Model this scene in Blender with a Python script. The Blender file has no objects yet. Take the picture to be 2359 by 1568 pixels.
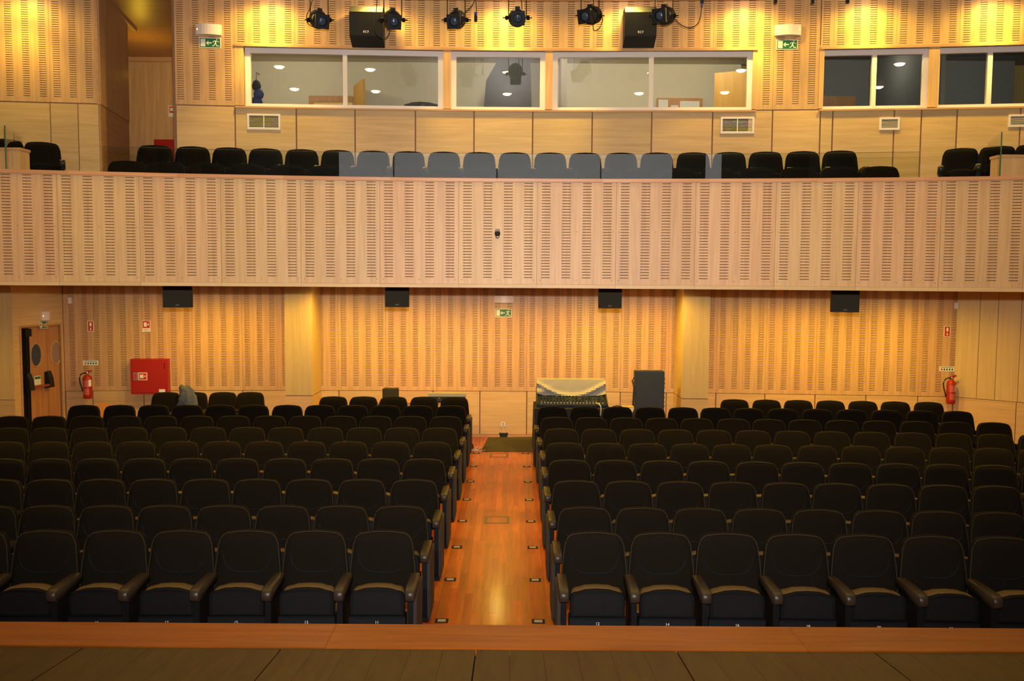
import bpy, math, random
from mathutils import Vector, Matrix
random.seed(7)
PI = math.pi
S = bpy.context.scene
COL = S.collection

# ------------------------------------------------------------------ camera
F = 2040.0                      # focal length in pixels of a 2359 x 1568 frame
EYE = Vector((0.0, 0.0, 2.9))
PITCH = math.atan(145.0 / F)
ROLL = 0.0067
fwd = Vector((0, math.cos(PITCH), -math.sin(PITCH)))
up0 = Vector((0, math.sin(PITCH), math.cos(PITCH)))
rt0 = Vector((1, 0, 0))
rt = (rt0 + up0 * ROLL).normalized()
up = (up0 - rt0 * ROLL).normalized()
cam = bpy.data.cameras.new('camera')
cam.sensor_width = 36.0
cam.lens = 36.0 * F / 2359.0
cam.clip_end = 200
camo = bpy.data.objects.new('camera', cam)
COL.objects.link(camo)
camo.matrix_world = Matrix.Translation(EYE) @ Matrix((rt, up, -fwd)).transposed().to_4x4()
S.camera = camo

# ------------------------------------------------------------------ light and exposure
S.view_settings.view_transform = 'Standard'
S.view_settings.look = 'None'
S.view_settings.gamma = 1.0
S.view_settings.use_curve_mapping = False
S.view_settings.exposure = 0.0
S.cycles.use_denoising = True
S.cycles.max_bounces = 6
S.cycles.diffuse_bounces = 3
S.cycles.glossy_bounces = 3
S.cycles.transparent_max_bounces = 12
S.cycles.sample_clamp_indirect = 6.0
S.cycles.caustics_reflective = False
S.cycles.caustics_refractive = False
W = bpy.data.worlds.new('world')
S.world = W
W.use_nodes = True
W.node_tree.nodes['Background'].inputs[0].default_value = (1.0, 0.72, 0.42, 1)
W.node_tree.nodes['Background'].inputs[1].default_value = 0.02

WARM = (1.0, 0.60, 0.03)
P_WASH, P_UNDER, P_HOUSE, P_FLASH, P_BOOTH = 150, 60, 64, 2850, 26
P_SOFFIT = 145
WASHC = (1.0, 0.69, 0.10)

def lamp(kind, name, loc, power, color, target=None, size=0.05, angle=120, blend=0.6):
    l = bpy.data.lights.new(name, kind)
    l.energy = power
    l.color = color
    if kind == 'SPOT':
        l.spot_size = math.radians(angle); l.spot_blend = blend; l.shadow_soft_size = size
    elif kind == 'POINT':
        l.shadow_soft_size = size
    elif kind == 'AREA':
        l.size = size
    o = bpy.data.objects.new(name, l)
    COL.objects.link(o)
    o.location = loc
    if target is not None:
        o.rotation_euler = (Vector(target) - Vector(loc)).to_track_quat('-Z', 'Y').to_euler()
    return o

# the photographer's flash, just above the lens
lamp('SPOT', 'flash_light', (0.02, 0.06, 3.12), P_FLASH, (1.0, 0.93, 0.88), (0, 10, 4.7), 0.03, 106, 1.0)

# ------------------------------------------------------------------ pixel -> place helpers
def ray(px, py):
    d = fwd * F + rt * (px - 1179.5) - up * (py - 784.0)
    return d / d.y
def at_y(px, py, Y):
    return EYE + ray(px, py) * Y
def at_z(px, py, Z):
    d = ray(px, py)
    return EYE + d * ((Z - EYE.z) / d.z)
def on_arc(px, py, arc):
    Y0, k = arc
    d = ray(px, py); t = Y0
    for _ in range(12):
        t = Y0 - k * (t * d.x) ** 2
    return EYE + d * t
def arc_y(x, arc):
    return arc[0] - arc[1] * x * x
def arc_rot(x, arc):
    return math.atan(-2 * arc[1] * x)
def on_line(px, py, A, B):
    d = ray(px, py)
    ex, ey = B.x - A.x, B.y - A.y
    det = d.x * (-ey) + ex * d.y
    t = (A.x * (-ey) + ex * A.y) / det
    return EYE + d * t
LOW = (16.0, 0.006)       # lower back wall
UPP = (12.86, 0.0105)     # upper back wall (booths)
FAS = (9.66, 0.020)       # balcony front

# ------------------------------------------------------------------ materials
def newmat(name):
    m = bpy.data.materials.new(name); m.use_nodes = True
    nt = m.node_tree
    return m, nt, nt.nodes['Principled BSDF']
def plain(name, col, rough=0.5, metal=0.0, noise=0.0, nscale=60, bump=0.0, spec=0.5):
    m, nt, b = newmat(name)
    b.inputs['Base Color'].default_value = (*col, 1)
    b.inputs['Roughness'].default_value = rough
    b.inputs['Metallic'].default_value = metal
    b.inputs['Specular IOR Level'].default_value = spec
    if noise or bump:
        tc = nt.nodes.new('ShaderNodeTexCoord'); n = nt.nodes.new('ShaderNodeTexNoise')
        n.inputs['Scale'].default_value = nscale; n.inputs['Detail'].default_value = 3
        nt.links.new(tc.outputs['Object'], n.inputs['Vector'])
        if noise:
            r = nt.nodes.new('ShaderNodeMapRange')
            r.inputs['To Min'].default_value = 1 - noise; r.inputs['To Max'].default_value = 1 + noise
            nt.links.new(n.outputs['Fac'], r.inputs['Value'])
            mx = nt.nodes.new('ShaderNodeVectorMath'); mx.operation = 'SCALE'
            mx.inputs[0].default_value = col
            nt.links.new(r.outputs['Result'], mx.inputs['Scale'])
            nt.links.new(mx.outputs['Vector'], b.inputs['Base Color'])
        if bump:
            bp = nt.nodes.new('ShaderNodeBump'); bp.inputs['Strength'].default_value = bump
            bp.inputs['Distance'].default_value = 0.004
            nt.links.new(n.outputs['Fac'], bp.inputs['Height'])
            nt.links.new(bp.outputs['Normal'], b.inputs['Normal'])
    return m
def wood(name, c1, c2, scale, rough=0.45, vary=0.10, coat=0.0, spec=0.4, hue=0.0):
    m, nt, b = newmat(name)
    L = nt.links.new
    tc = nt.nodes.new('ShaderNodeTexCoord'); oi = nt.nodes.new('ShaderNodeObjectInfo')
    mul = nt.nodes.new('ShaderNodeMath'); mul.operation = 'MULTIPLY'; mul.inputs[1].default_value = 37.0
    L(oi.outputs['Random'], mul.inputs[0])
    add = nt.nodes.new('ShaderNodeVectorMath'); add.operation = 'ADD'
    L(tc.outputs['Object'], add.inputs[0]); L(mul.outputs[0], add.inputs[1])
    mp = nt.nodes.new('ShaderNodeMapping'); mp.inputs['Scale'].default_value = scale
    L(add.outputs['Vector'], mp.inputs['Vector'])
    n = nt.nodes.new('ShaderNodeTexNoise'); n.inputs['Scale'].default_value = 1.0
    n.inputs['Detail'].default_value = 4; n.inputs['Roughness'].default_value = 0.6
    n.inputs['Distortion'].default_value = 0.6
    L(mp.outputs['Vector'], n.inputs['Vector'])
    cr = nt.nodes.new('ShaderNodeValToRGB')
    cr.color_ramp.elements[0].position = 0.3; cr.color_ramp.elements[0].color = (*c1, 1)
    cr.color_ramp.elements[1].position = 0.7; cr.color_ramp.elements[1].color = (*c2, 1)
    L(n.outputs['Fac'], cr.inputs['Fac'])
    r = nt.nodes.new('ShaderNodeMapRange')
    r.inputs['To Min'].default_value = 1 - vary; r.inputs['To Max'].default_value = 1 + vary
    L(oi.outputs['Random'], r.inputs['Value'])
    sc = nt.nodes.new('ShaderNodeHueSaturation')
    L(cr.outputs['Color'], sc.inputs['Color']); L(r.outputs['Result'], sc.inputs['Value'])
    if hue:
        r2 = nt.nodes.new('ShaderNodeMapRange')
        r2.inputs['To Min'].default_value = 0.5 - hue; r2.inputs['To Max'].default_value = 0.5 + hue
        fr = nt.nodes.new('ShaderNodeMath'); fr.operation = 'FRACT'
        m7 = nt.nodes.new('ShaderNodeMath'); m7.operation = 'MULTIPLY'; m7.inputs[1].default_value = 7.3
        L(oi.outputs['Random'], m7.inputs[0]); L(m7.outputs[0], fr.inputs[0]); L(fr.outputs[0], r2.inputs['Value'])
        L(r2.outputs['Result'], sc.inputs['Hue'])
    L(sc.outputs['Color'], b.inputs['Base Color'])
    b.inputs['Roughness'].default_value = rough
    b.inputs['Specular IOR Level'].default_value = spec
    b.inputs['Coat Weight'].default_value = coat
    b.inputs['Coat Roughness'].default_value = 0.14
    return m
def emit(name, col, strength):
    m, nt, b = newmat(name)
    b.inputs['Base Color'].default_value = (*col, 1)
    b.inputs['Emission Color'].default_value = (*col, 1)
    b.inputs['Emission Strength'].default_value = strength
    return m
def glassmat(name, tint=(0.93, 0.96, 0.93), ior=1.75):
    m = bpy.data.materials.new(name); m.use_nodes = True
    nt = m.node_tree; nt.nodes.clear(); L = nt.links.new
    o = nt.nodes.new('ShaderNodeOutputMaterial'); mx = nt.nodes.new('ShaderNodeMixShader')
    t = nt.nodes.new('ShaderNodeBsdfTransparent'); t.inputs[0].default_value = (*tint, 1)
    g = nt.nodes.new('ShaderNodeBsdfGlossy'); g.inputs['Roughness'].default_value = 0.0
    f = nt.nodes.new('ShaderNodeFresnel'); f.inputs['IOR'].default_value = ior
    ge = nt.nodes.new('ShaderNodeNewGeometry')
    inv = nt.nodes.new('ShaderNodeMath'); inv.operation = 'SUBTRACT'; inv.inputs[0].default_value = 1.0
    L(ge.outputs['Backfacing'], inv.inputs[1])
    mu = nt.nodes.new('ShaderNodeMath'); mu.operation = 'MULTIPLY'
    L(f.outputs[0], mu.inputs[0]); L(inv.outputs[0], mu.inputs[1])
    L(mu.outputs[0], mx.inputs[0]); L(t.outputs[0], mx.inputs[1]); L(g.outputs[0], mx.inputs[2])
    L(mx.outputs[0], o.inputs[0])
    return m
def perforated(name):
    m, nt, b = newmat(name); L = nt.links.new
    tc = nt.nodes.new('ShaderNodeTexCoord'); v = nt.nodes.new('ShaderNodeTexVoronoi')
    v.inputs['Scale'].default_value = 95; v.inputs['Randomness'].default_value = 0.0
    mp = nt.nodes.new('ShaderNodeMapping'); mp.inputs['Scale'].default_value = (1, 0.001, 1)
    mp.inputs['Rotation'].default_value = (0, 0.5, 0)
    L(tc.outputs['Object'], mp.inputs['Vector']); L(mp.outputs['Vector'], v.inputs['Vector'])
    cr = nt.nodes.new('ShaderNodeValToRGB')
    cr.color_ramp.elements[0].position = 0.25; cr.color_ramp.elements[0].color = (0.016, 0.016, 0.014, 1)
    cr.color_ramp.elements[1].position = 0.45; cr.color_ramp.elements[1].color = (0.004, 0.004, 0.005, 1)
    L(v.outputs['Distance'], cr.inputs['Fac']); L(cr.outputs['Color'], b.inputs['Base Color'])
    b.inputs['Roughness'].default_value = 0.6
    b.inputs['Specular IOR Level'].default_value = 0.12
    return m

BE1, BE2 = (0.53, 0.300, 0.125), (0.68, 0.415, 0.185)
M = {}
M['beech_v'] = wood('beech_veneer_upright', BE1, BE2, (22, 22, 1.1), vary=0.07, hue=0.006)
M['beech_h'] = wood('beech_veneer_level', (0.55, 0.345, 0.135), (0.69, 0.46, 0.20), (1.1, 22, 20), vary=0.06, hue=0.005)
M['beech_p'] = wood('pale_beech', (0.58, 0.40, 0.15), (0.68, 0.49, 0.20), (20, 20, 1.0), vary=0.03)
M['slot'] = plain('slot_brown', (0.20, 0.085, 0.03), 0.8)
M['trimdark'] = plain('dark_duct', (0.05, 0.03, 0.02), 0.9)
M['joint'] = plain('joint_brown', (0.30, 0.15, 0.07), 0.8)
M['trimwood'] = wood('trim_wood', (0.48, 0.25, 0.10), (0.60, 0.34, 0.15), (1.2, 20, 20), vary=0.05)
M['railwood'] = wood('rail_wood', (0.50, 0.23, 0.10), (0.62, 0.32, 0.15), (1.2, 24, 24), rough=0.3, vary=0.10, coat=0.3)
M['ceiling'] = wood('ceiling_wood', (0.40, 0.19, 0.07), (0.52, 0.27, 0.11), (1.0, 9, 9), rough=0.4, vary=0.0)
M['plank'] = wood('merbau_plank', (0.27, 0.048, 0.004), (0.44, 0.098, 0.008), (26, 1.6, 26), rough=0.34, vary=0.22, coat=0.22, hue=0.008, spec=0.3)
M['floor'] = wood('merbau_floor', (0.28, 0.09, 0.02), (0.46, 0.17, 0.035), (22, 1.6, 22), rough=0.35, vary=0.0, coat=0.3)
M['nosing'] = wood('stage_nosing', (0.155, 0.034, 0.002), (0.235, 0.062, 0.005), (1.3, 22, 22), rough=0.36, vary=0.06, coat=0.05, spec=0.15)
M['stage'] = wood('stage_board', (0.034, 0.018, 0.004), (0.056, 0.031, 0.007), (26, 2.2, 26), rough=0.5, vary=0.12, spec=0.15)
M['orangewood'] = wood('honey_door_wood', (0.62, 0.32, 0.06), (0.75, 0.42, 0.10), (14, 14, 1.4), vary=0.02)
M['doorwood'] = wood('door_wood', (0.40, 0.17, 0.06), (0.52, 0.25, 0.10), (18, 18, 1.4), rough=0.4, vary=0.03)
M['fabric'] = plain('charcoal_fabric', (0.0080, 0.0058, 0.0036), 0.95, noise=0.35, nscale=260, spec=0.1)
M['rim'] = plain('seat_piping', (0.030, 0.021, 0.010), 0.8, spec=0.2)
M['seam'] = plain('seat_seam', (0.010, 0.012, 0.018), 0.8, spec=0.1)
M['seatedge'] = plain('tan_seat_edge', (0.10, 0.064, 0.022), 0.75, noise=0.12, nscale=120, spec=0.3)
M['armp'] = plain('brown_arm_plastic', (0.032, 0.023, 0.015), 0.4, spec=0.35)
M['blackp'] = plain('black_plastic', (0.005, 0.005, 0.006), 0.6, spec=0.12)
M['slate'] = plain('slate_plastic', (0.008, 0.010, 0.013), 0.6, spec=0.15)
M['perf'] = perforated('perforated_plastic')
M['sidep'] = plain('brown_side_panel', (0.022, 0.015, 0.009), 0.8, noise=0.15, nscale=80)
M['white'] = plain('white_lacquer', (0.80, 0.72, 0.66), 0.35)
M['lampwhite'] = plain('white_plastic', (0.78, 0.66, 0.58), 0.4)
M['cream'] = plain('cream_paint', (0.62, 0.55, 0.42), 0.9, noise=0.04, nscale=8)
M['litwall'] = plain('lit_room_yellow', (0.80, 0.55, 0.20), 0.8)  # brightness of the lit room behind the doorway is put into this yellow
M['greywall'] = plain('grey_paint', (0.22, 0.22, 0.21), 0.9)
M['darkgrey'] = plain('dark_grey_cloth', (0.045, 0.047, 0.05), 0.9, noise=0.2, nscale=20)
M['black'] = plain('matt_black', (0.006, 0.006, 0.007), 0.7)
M['spk'] = plain('speaker_black', (0.016, 0.014, 0.012), 0.75, noise=0.25, nscale=300)
M['grille'] = plain('speaker_grille', (0.040, 0.035, 0.022), 0.85, noise=0.3, nscale=300, spec=0.2)
M['metalblack'] = plain('black_painted_metal', (0.012, 0.011, 0.010), 0.6, spec=0.2)
M['brassy'] = plain('dark_bronze_metal', (0.16, 0.12, 0.05), 0.35, metal=0.8)
M['steel'] = plain('steel', (0.55, 0.53, 0.50), 0.3, metal=0.9)
M['lens'] = plain('lens_glass', (0.10, 0.14, 0.20), 0.05, metal=0.6)
M['red'] = plain('red_paint', (0.37, 0.014, 0.005), 0.4)
M['barred'] = plain('dull_red_bar', (0.30, 0.05, 0.01), 0.5)
M['signred'] = plain('sign_red', (0.55, 0.03, 0.015), 0.5)
M['signgreen'] = plain('sign_green', (0.01, 0.14, 0.05), 0.5)
M['signwhite'] = plain('sign_cream', (0.80, 0.78, 0.60), 0.5)
M['paper'] = plain('paper', (0.78, 0.74, 0.66), 0.8)
M['greyp'] = plain('grey_sticker', (0.20, 0.21, 0.24), 0.6)
M['blue'] = plain('blue_plastic', (0.03, 0.08, 0.30), 0.4)
M['bluec'] = plain('blue_cloth', (0.05, 0.08, 0.22), 0.8)
M['cable'] = plain('cable_rubber', (0.03, 0.022, 0.015), 0.5)
M['wcable'] = plain('white_cable', (0.7, 0.66, 0.6), 0.5)
M['mat'] = plain('dark_brown_mat', (0.050, 0.038, 0.018), 0.95, noise=0.25, nscale=150, bump=0.4)
M['cover'] = plain('grey_dust_cover', (0.36, 0.33, 0.30), 0.6, noise=0.08, nscale=12)
M['console'] = plain('console_blue_black', (0.006, 0.013, 0.036), 0.6, spec=0.2)
M['rack'] = plain('rack_dark_blue', (0.018, 0.026, 0.038), 0.6, noise=0.15, nscale=40)
M['jacket'] = plain('grey_blue_denim', (0.075, 0.085, 0.115), 0.9, noise=0.35, nscale=30, bump=0.5)
M['orange'] = plain('orange_plastic', (0.60, 0.24, 0.01), 0.4)
M['glass'] = glassmat('window_glass')
M['bglass'] = glassmat('balustrade_glass', (0.93, 0.95, 0.91), 1.85)
M['gedge2'] = plain('pane_top_edge', (0.07, 0.065, 0.035), 0.3)
M['gedge'] = plain('green_glass_edge', (0.05, 0.13, 0.05), 0.2)
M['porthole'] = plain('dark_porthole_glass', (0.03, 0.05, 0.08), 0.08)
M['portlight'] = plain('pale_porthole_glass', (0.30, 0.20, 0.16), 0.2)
M['lit'] = emit('lit_downlight', (1.0, 0.80, 0.45), 40)
M['litb'] = emit('lit_booth_lamp', (1.0, 0.86, 0.60), 14)
M['led'] = emit('orange_neon', (1.0, 0.35, 0.08), 6)
M['screen'] = plain('white_screen', (0.80, 0.82, 0.84), 0.9)
M['brass'] = plain('bronze_frame', (0.13, 0.095, 0.035), 0.5, metal=0.3)
M['markerp'] = plain('pale_marker_plate', (0.36, 0.28, 0.19), 0.6)

# ------------------------------------------------------------------ mesh builder
class MB:
    def __init__(s): s.v = []; s.f = []; s.m = []
    def face(s, pts, m=0):
        i = len(s.v); s.v += [tuple(p) for p in pts]; s.f.append(tuple(range(i, i + len(pts)))); s.m.append(m)
    def box(s, x0, x1, y0, y1, z0, z1, m=0):
        i = len(s.v)
        s.v += [(x0, y0, z0), (x1, y0, z0), (x1, y1, z0), (x0, y1, z0), (x0, y0, z1), (x1, y0, z1), (x1, y1, z1), (x0, y1, z1)]
        for q in ((0, 3, 2, 1), (4, 5, 6, 7), (0, 1, 5, 4), (1, 2, 6, 5), (2, 3, 7, 6), (3, 0, 4, 7)):
            s.f.append(tuple(i + j for j in q)); s.m.append(m)
        return s
    def bbox(s, x0, x1, y0, y1, z0, z1, b=0.01, m=0):
        # box with its front/back vertical outline chamfered in XZ
        o = [(x0 + b, z0), (x1 - b, z0), (x1, z0 + b), (x1, z1 - b), (x1 - b, z1), (x0 + b, z1), (x0, z1 - b), (x0, z0 + b)]
        return s.prism(o, y0, y1, m)
    def rings(s, rings, m=0, cap0=True, cap1=True):
        n = len(rings[0]); base = len(s.v)
        for r in rings: s.v += [tuple(p) for p in r]
        for k in range(len(rings) - 1):
            for j in range(n):
                a = base + k * n + j; b2 = base + k * n + (j + 1) % n
                s.f.append((a, b2, b2 + n, a + n)); s.m.append(m)
        if cap0: s.f.append(tuple(base + j for j in reversed(range(n)))); s.m.append(m)
        if cap1: s.f.append(tuple(base + (len(rings) - 1) * n + j for j in range(n))); s.m.append(m)
        return s
    def prism(s, xz, y0, y1, m=0):
        # xz given counter-clockwise as seen from -y (front)
        return s.rings([[(x, y1, z) for x, z in xz], [(x, y0, z) for x, z in xz]], m)
    def prism_x(s, yz, x0, x1, m=0):
        return s.rings([[(x0, y, z) for y, z in yz], [(x1, y, z) for y, z in yz]], m)
    def prism_z(s, xy, z0, z1, m=0):
        return s.rings([[(x, y, z0) for x, y in xy], [(x, y, z1) for x, y in xy]], m)
    def tube(s, pts, r, n=6, m=0, closed=False):
        pts = [Vector(p) for p in pts]; rings = []
        N = len(pts)
        for i, p in enumerate(pts):
            if closed: t = pts[(i + 1) % N] - pts[i - 1]
            else: t = pts[min(i + 1, N - 1)] - pts[max(i - 1, 0)]
            t.normalize()
            a = Vector((0, 0, 1)) if abs(t.z) < 0.9 else Vector((1, 0, 0))
            u = t.cross(a).normalized(); w = t.cross(u).normalized()
            rr = r[i] if isinstance(r, (list, tuple)) else r
            rings.append([p + (u * math.cos(2 * PI * j / n) + w * math.sin(2 * PI * j / n)) * rr for j in range(n)])
        if closed:
            rings.append(rings[0])
            return s.rings(rings, m, False, False)
        return s.rings(rings, m)
    def lathe(s, prof, n=16, c=(0, 0, 0), axis='z', m=0, cap=True):
        c = Vector(c); rings = []
        for r, h in prof:
            ring = []
            for j in range(n):
                a = 2 * PI * j / n
                if axis == 'z': q = Vector((r * math.cos(a), r * math.sin(a), h))
                elif axis == 'y': q = Vector((r * math.cos(a), h, -r * math.sin(a)))
                else: q = Vector((h, r * math.cos(a), r * math.sin(a)))
                ring.append(c + q)
            rings.append(ring)
        return s.rings(rings, m, cap, cap)
    def mesh(s, name, mats, smooth=False):
        me = bpy.data.meshes.new(name)
        me.from_pydata(s.v, [], s.f)
        if not isinstance(mats, (list, tuple)): mats = [mats]
        for mt in mats: me.materials.append(mt)
        me.polygons.foreach_set('material_index', s.m)
        if smooth: me.polygons.foreach_set('use_smooth', [True] * len(s.f))
        me.update()
        return me
    def build(s, name, mats, parent=None, loc=(0, 0, 0), rz=0.0, rot=None, smooth=False):
        return link(name, s.mesh(name, mats, smooth), parent, loc, rz, rot)

def link(name, me, parent=None, loc=(0, 0, 0), rz=0.0, rot=None):
    o = bpy.data.objects.new(name, me); COL.objects.link(o)
    o.location = loc
    o.rotation_euler = rot if rot is not None else (0, 0, rz)
    if parent: o.parent = parent
    return o
def tag(o, label=None, cat=None, group=None, kind=None):
    if label: o['label'] = label
    if cat: o['category'] = cat
    if group: o['group'] = group
    if kind: o['kind'] = kind
    return o
def thing(name, label, cat, loc=(0, 0, 0), rz=0.0, group=None):
    o = bpy.data.objects.new(name, None); COL.objects.link(o)
    o.location = loc; o.rotation_euler = (0, 0, rz); o.empty_display_size = 0.1
    return tag(o, label, cat, group)
def struct(name, mb, mats, parent=None, label=None, **kw):
    o = mb.build(name, mats, parent, **kw)
    o['kind'] = 'structure'
    if label: o['label'] = label
    return o
def sempty(name, label=None, loc=(0, 0, 0), rz=0.0):
    o = bpy.data.objects.new(name, None); COL.objects.link(o); o.location = loc; o.rotation_euler = (0, 0, rz)
    o['kind'] = 'structure'
    if label: o['label'] = label
    return o
def text(name, body, size, mat, parent, loc, rot=(PI / 2, 0, 0)):
    c = bpy.data.curves.new(name, 'FONT'); c.body = body; c.size = size; c.extrude = 0.0006
    c.align_x = 'CENTER'; c.align_y = 'CENTER'; c.materials.append(mat)
    tmp = bpy.data.objects.new('tmp', c)
    me = bpy.data.meshes.new_from_object(tmp); bpy.data.objects.remove(tmp); me.name = name
    if not me.materials: me.materials.append(mat)
    return link(name, me, parent, loc, rot=rot)

ORD = ['first', 'second', 'third', 'fourth', 'fifth', 'sixth', 'seventh', 'eighth', 'ninth', 'tenth', 'eleventh', 'twelfth',
       'thirteenth', 'fourteenth', 'fifteenth', 'sixteenth', 'seventeenth', 'eighteenth', 'nineteenth', 'twentieth']

# ------------------------------------------------------------------ slotted acoustic panels
PW, S_W, S_H, S_P = 0.85, 0.094, 0.0085, 0.0307
def slot_panel(parent, A, B, z0, z1, cols, s0, s1, th=0.02, screws=True, mat='beech_v'):
    """panel from A to B (xy), z0..z1; cols = slot centres (fractions); s0(i)/s1: z range of slots per column"""
    w = math.hypot(B[0] - A[0], B[1] - A[1]); rz = math.atan2(B[1] - A[1], B[0] - A[0])
    mb = MB(); g = 0.0015; x = g; D = 0.014
    edges = sorted(c * w for c in cols)
    sw = S_W * w / PW if 0.9 < w / PW < 1.1 else S_W
    strips = []
    for i, c in enumerate(edges):
        a, b = max(g, c - sw / 2), min(w - g, c + sw / 2)
        lo, hi = (s0[i], s1[i]) if isinstance(s0, (list, tuple)) else (s0, s1)
        if b - a < 0.01 or hi - lo < S_P: continue
        mb.face([(x, 0, z0), (a, 0, z0), (a, 0, z1), (x, 0, z1)]); x = b
        n = int((hi - lo) / S_P) + 1
        z = z0
        for k in range(n):
            c0 = lo + k * S_P; c1 = c0 + S_H
            mb.face([(a, 0, z), (b, 0, z), (b, 0, c0), (a, 0, c0)])
            mb.face([(a, D, c0), (b, D, c0), (b, D, c1), (a, D, c1)], 1)
            mb.face([(a, 0, c0), (b, 0, c0), (b, D, c0), (a, D, c0)], 1)
            mb.face([(a, D, c1), (b, D, c1), (b, 0, c1), (a, 0, c1)], 1)
            mb.face([(a, 0, c0), (a, D, c0), (a, D, c1), (a, 0, c1)], 1)
            mb.face([(b, D, c0), (b, 0, c0), (b, 0, c1), (b, D, c1)], 1)
            z = c1
        mb.face([(a, 0, z), (b, 0, z), (b, 0, z1), (a, 0, z1)])
    mb.face([(x, 0, z0), (w - g, 0, z0), (w - g, 0, z1), (x, 0, z1)])
    mb.face([(g, 0, z0), (g, 0, z1), (g, th, z1), (g, th, z0)])
    mb.face([(w - g, 0, z0), (w - g, th, z0), (w - g, th, z1), (w - g, 0, z1)])
    mb.face([(g, 0, z1), (w - g, 0, z1), (w - g, th, z1), (g, th, z1)])
    mb.face([(g, 0, z0), (g, th, z0), (w - g, th, z0), (w - g, 0, z0)])
    if screws and w > 0.5:
        for zz in (z0 + 0.045, z0 + (z1 - z0) * 0.52):
            for xx in (0.035, w / 2, w - 0.035):
                mb.face([(xx - .004, -.0006, zz - .004), (xx + .004, -.0006, zz - .004), (xx + .004, -.0006, zz + .004), (xx - .004, -.0006, zz + .004)], 1)
    return mb.build('acoustic_panel', [M[mat], M['slot']], parent, (A[0], A[1], 0), rz)
C4 = [0.111, 0.3703, 0.6297, 0.889]
def flat_panel(parent, A, B, z0, z1, g=0.010, th=0.02, mat='beech_h', name='base_panel', off=0.0):
    w = math.hypot(B[0] - A[0], B[1] - A[1]); rz = math.atan2(B[1] - A[1], B[0] - A[0])
    mb = MB(); mb.box(g, w - g, -off, th, z0, z1)
    return mb.build(name, M[mat], parent, (A[0], A[1], 0), rz)
def arc_slab(mb, xs, arc, dy0, dy1, z0, z1, m=0):
    pts = [(x, arc_y(x, arc)) for x in xs]
    for (xa, ya), (xb, yb) in zip(pts, pts[1:]):
        i = len(mb.v)
        mb.v += [(xa, ya + dy0, z0), (xb, yb + dy0, z0), (xb, yb + dy1, z0), (xa, ya + dy1, z0),
                 (xa, ya + dy0, z1), (xb, yb + dy0, z1), (xb, yb + dy1, z1), (xa, ya + dy1, z1)]
        for q in ((0, 3, 2, 1), (4, 5, 6, 7), (0, 1, 5, 4), (1, 2, 6, 5), (2, 3, 7, 6), (3, 0, 4, 7)):
            mb.f.append(tuple(i + j for j in q)); mb.m.append(m)
    return mb
def lin(a, b, n): return [a + (b - a) * i / n for i in range(n + 1)]

# ------------------------------------------------------------------ room shell
ZC = 6.85
mb = MB(); mb.box(-10.6, 10.6, 4.47, 16.6, -0.1, 0.0)
floor = struct('floor', mb, M['floor'])
# aisle planks laid lengthways, individually coloured
AX0, AX1 = -0.93, 0.62
nst = 21; pw = (AX1 - AX0) / nst
shared = {}
cnt = 0
for i in range(nst):
    y = 5.2 - random.random() * 1.2
    while y < 16.0:
        L_ = random.choice((0.9, 1.2, 1.5, 1.8))
        a, b = max(y, 4.55), min(y + L_, 15.94)
        if b - a > 0.1:
            key = round(b - a, 2)
            if key not in shared:
                q = MB(); q.box(0.0008, pw - 0.0008, 0.001, key - 0.001, 0, 0.006); shared[key] = q.mesh('plank', M['plank'])
            link('plank', shared[key], floor, (AX0 + i * pw, a, 0.0)); cnt += 1
        y += L_
mb = MB(); mb.box(-10.6, 10.6, -6.2, 12.95, ZC, ZC + 0.1)
mb.box(-10.6, -4.7, 12.95, 16.7, ZC, ZC + 0.1)
struct('ceiling', mb, M['ceiling'])
# side walls and stage walls outside the frame
mb = MB(); mb.box(-10.7, -10.6, -6.2, 16.7, 0, ZC); struct('wall_left', mb, M['beech_p'])
mb = MB(); mb.box(10.6, 10.7, -6.2, 16.7, 0, ZC); struct('wall_right', mb, M['beech_p'])
mb = MB(); mb.box(-10.6, 10.6, -6.3, -6.2, 0, ZC); struct('wall_stage', mb, M['black'])
mb = MB(); mb.box(-10.6, 10.6, 16.6, 16.7, 0, ZC); struct('wall_rear', mb, M['beech_p'])

# stage: nosing board, raked stage boards, front
stg = sempty('floor_stage', 'dark brown raked stage floor with red-brown edge board')
xs = [-4.6, -2.9, -0.9, 1.45, 3.3, 4.9]
for a, b in zip(xs, xs[1:]):
    MB().box(a + 0.0008, b - 0.0008, 4.195, 4.485, 1.06, 1.10).build('edge_board', M['nosing'], stg)
def rake(y): return 1.094 + 0.108 * (4.19 - y)
bx = [-4.95, -3.99, -3.03, -2.07, -1.11, -0.165, 0.81, 1.77, 2.73, 3.69, 4.65]
for a, b in zip(bx, bx[1:]):
    q = MB()
    n = 6
    for k in range(n):
        xa, xb = a + 0.003 + (b - a - 0.006) * k / n + 0.0006, a + 0.003 + (b - a - 0.006) * (k + 1) / n - 0.0006
        q.rings([[(xa, 4.19, rake(4.19) - .03), (xb, 4.19, rake(4.19) - .03), (xb, -3.5, rake(-3.5) - .03), (xa, -3.5, rake(-3.5) - .03)][::-1],
                 [(xa, 4.19, rake(4.19)), (xb, 4.19, rake(4.19)), (xb, -3.5, rake(-3.5)), (xa, -3.5, rake(-3.5))][::-1]], 0)
    q.build('stage_board', M['stage'], stg)
MB().box(-4.95, 4.65, 4.40, 4.46, 0.0, 1.055).build('stage_front', M['black'], stg)
MB().box(-4.95, 4.65, -3.5, 4.40, 0.94, 1.02).build('stage_deck', M['black'], stg)

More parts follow.
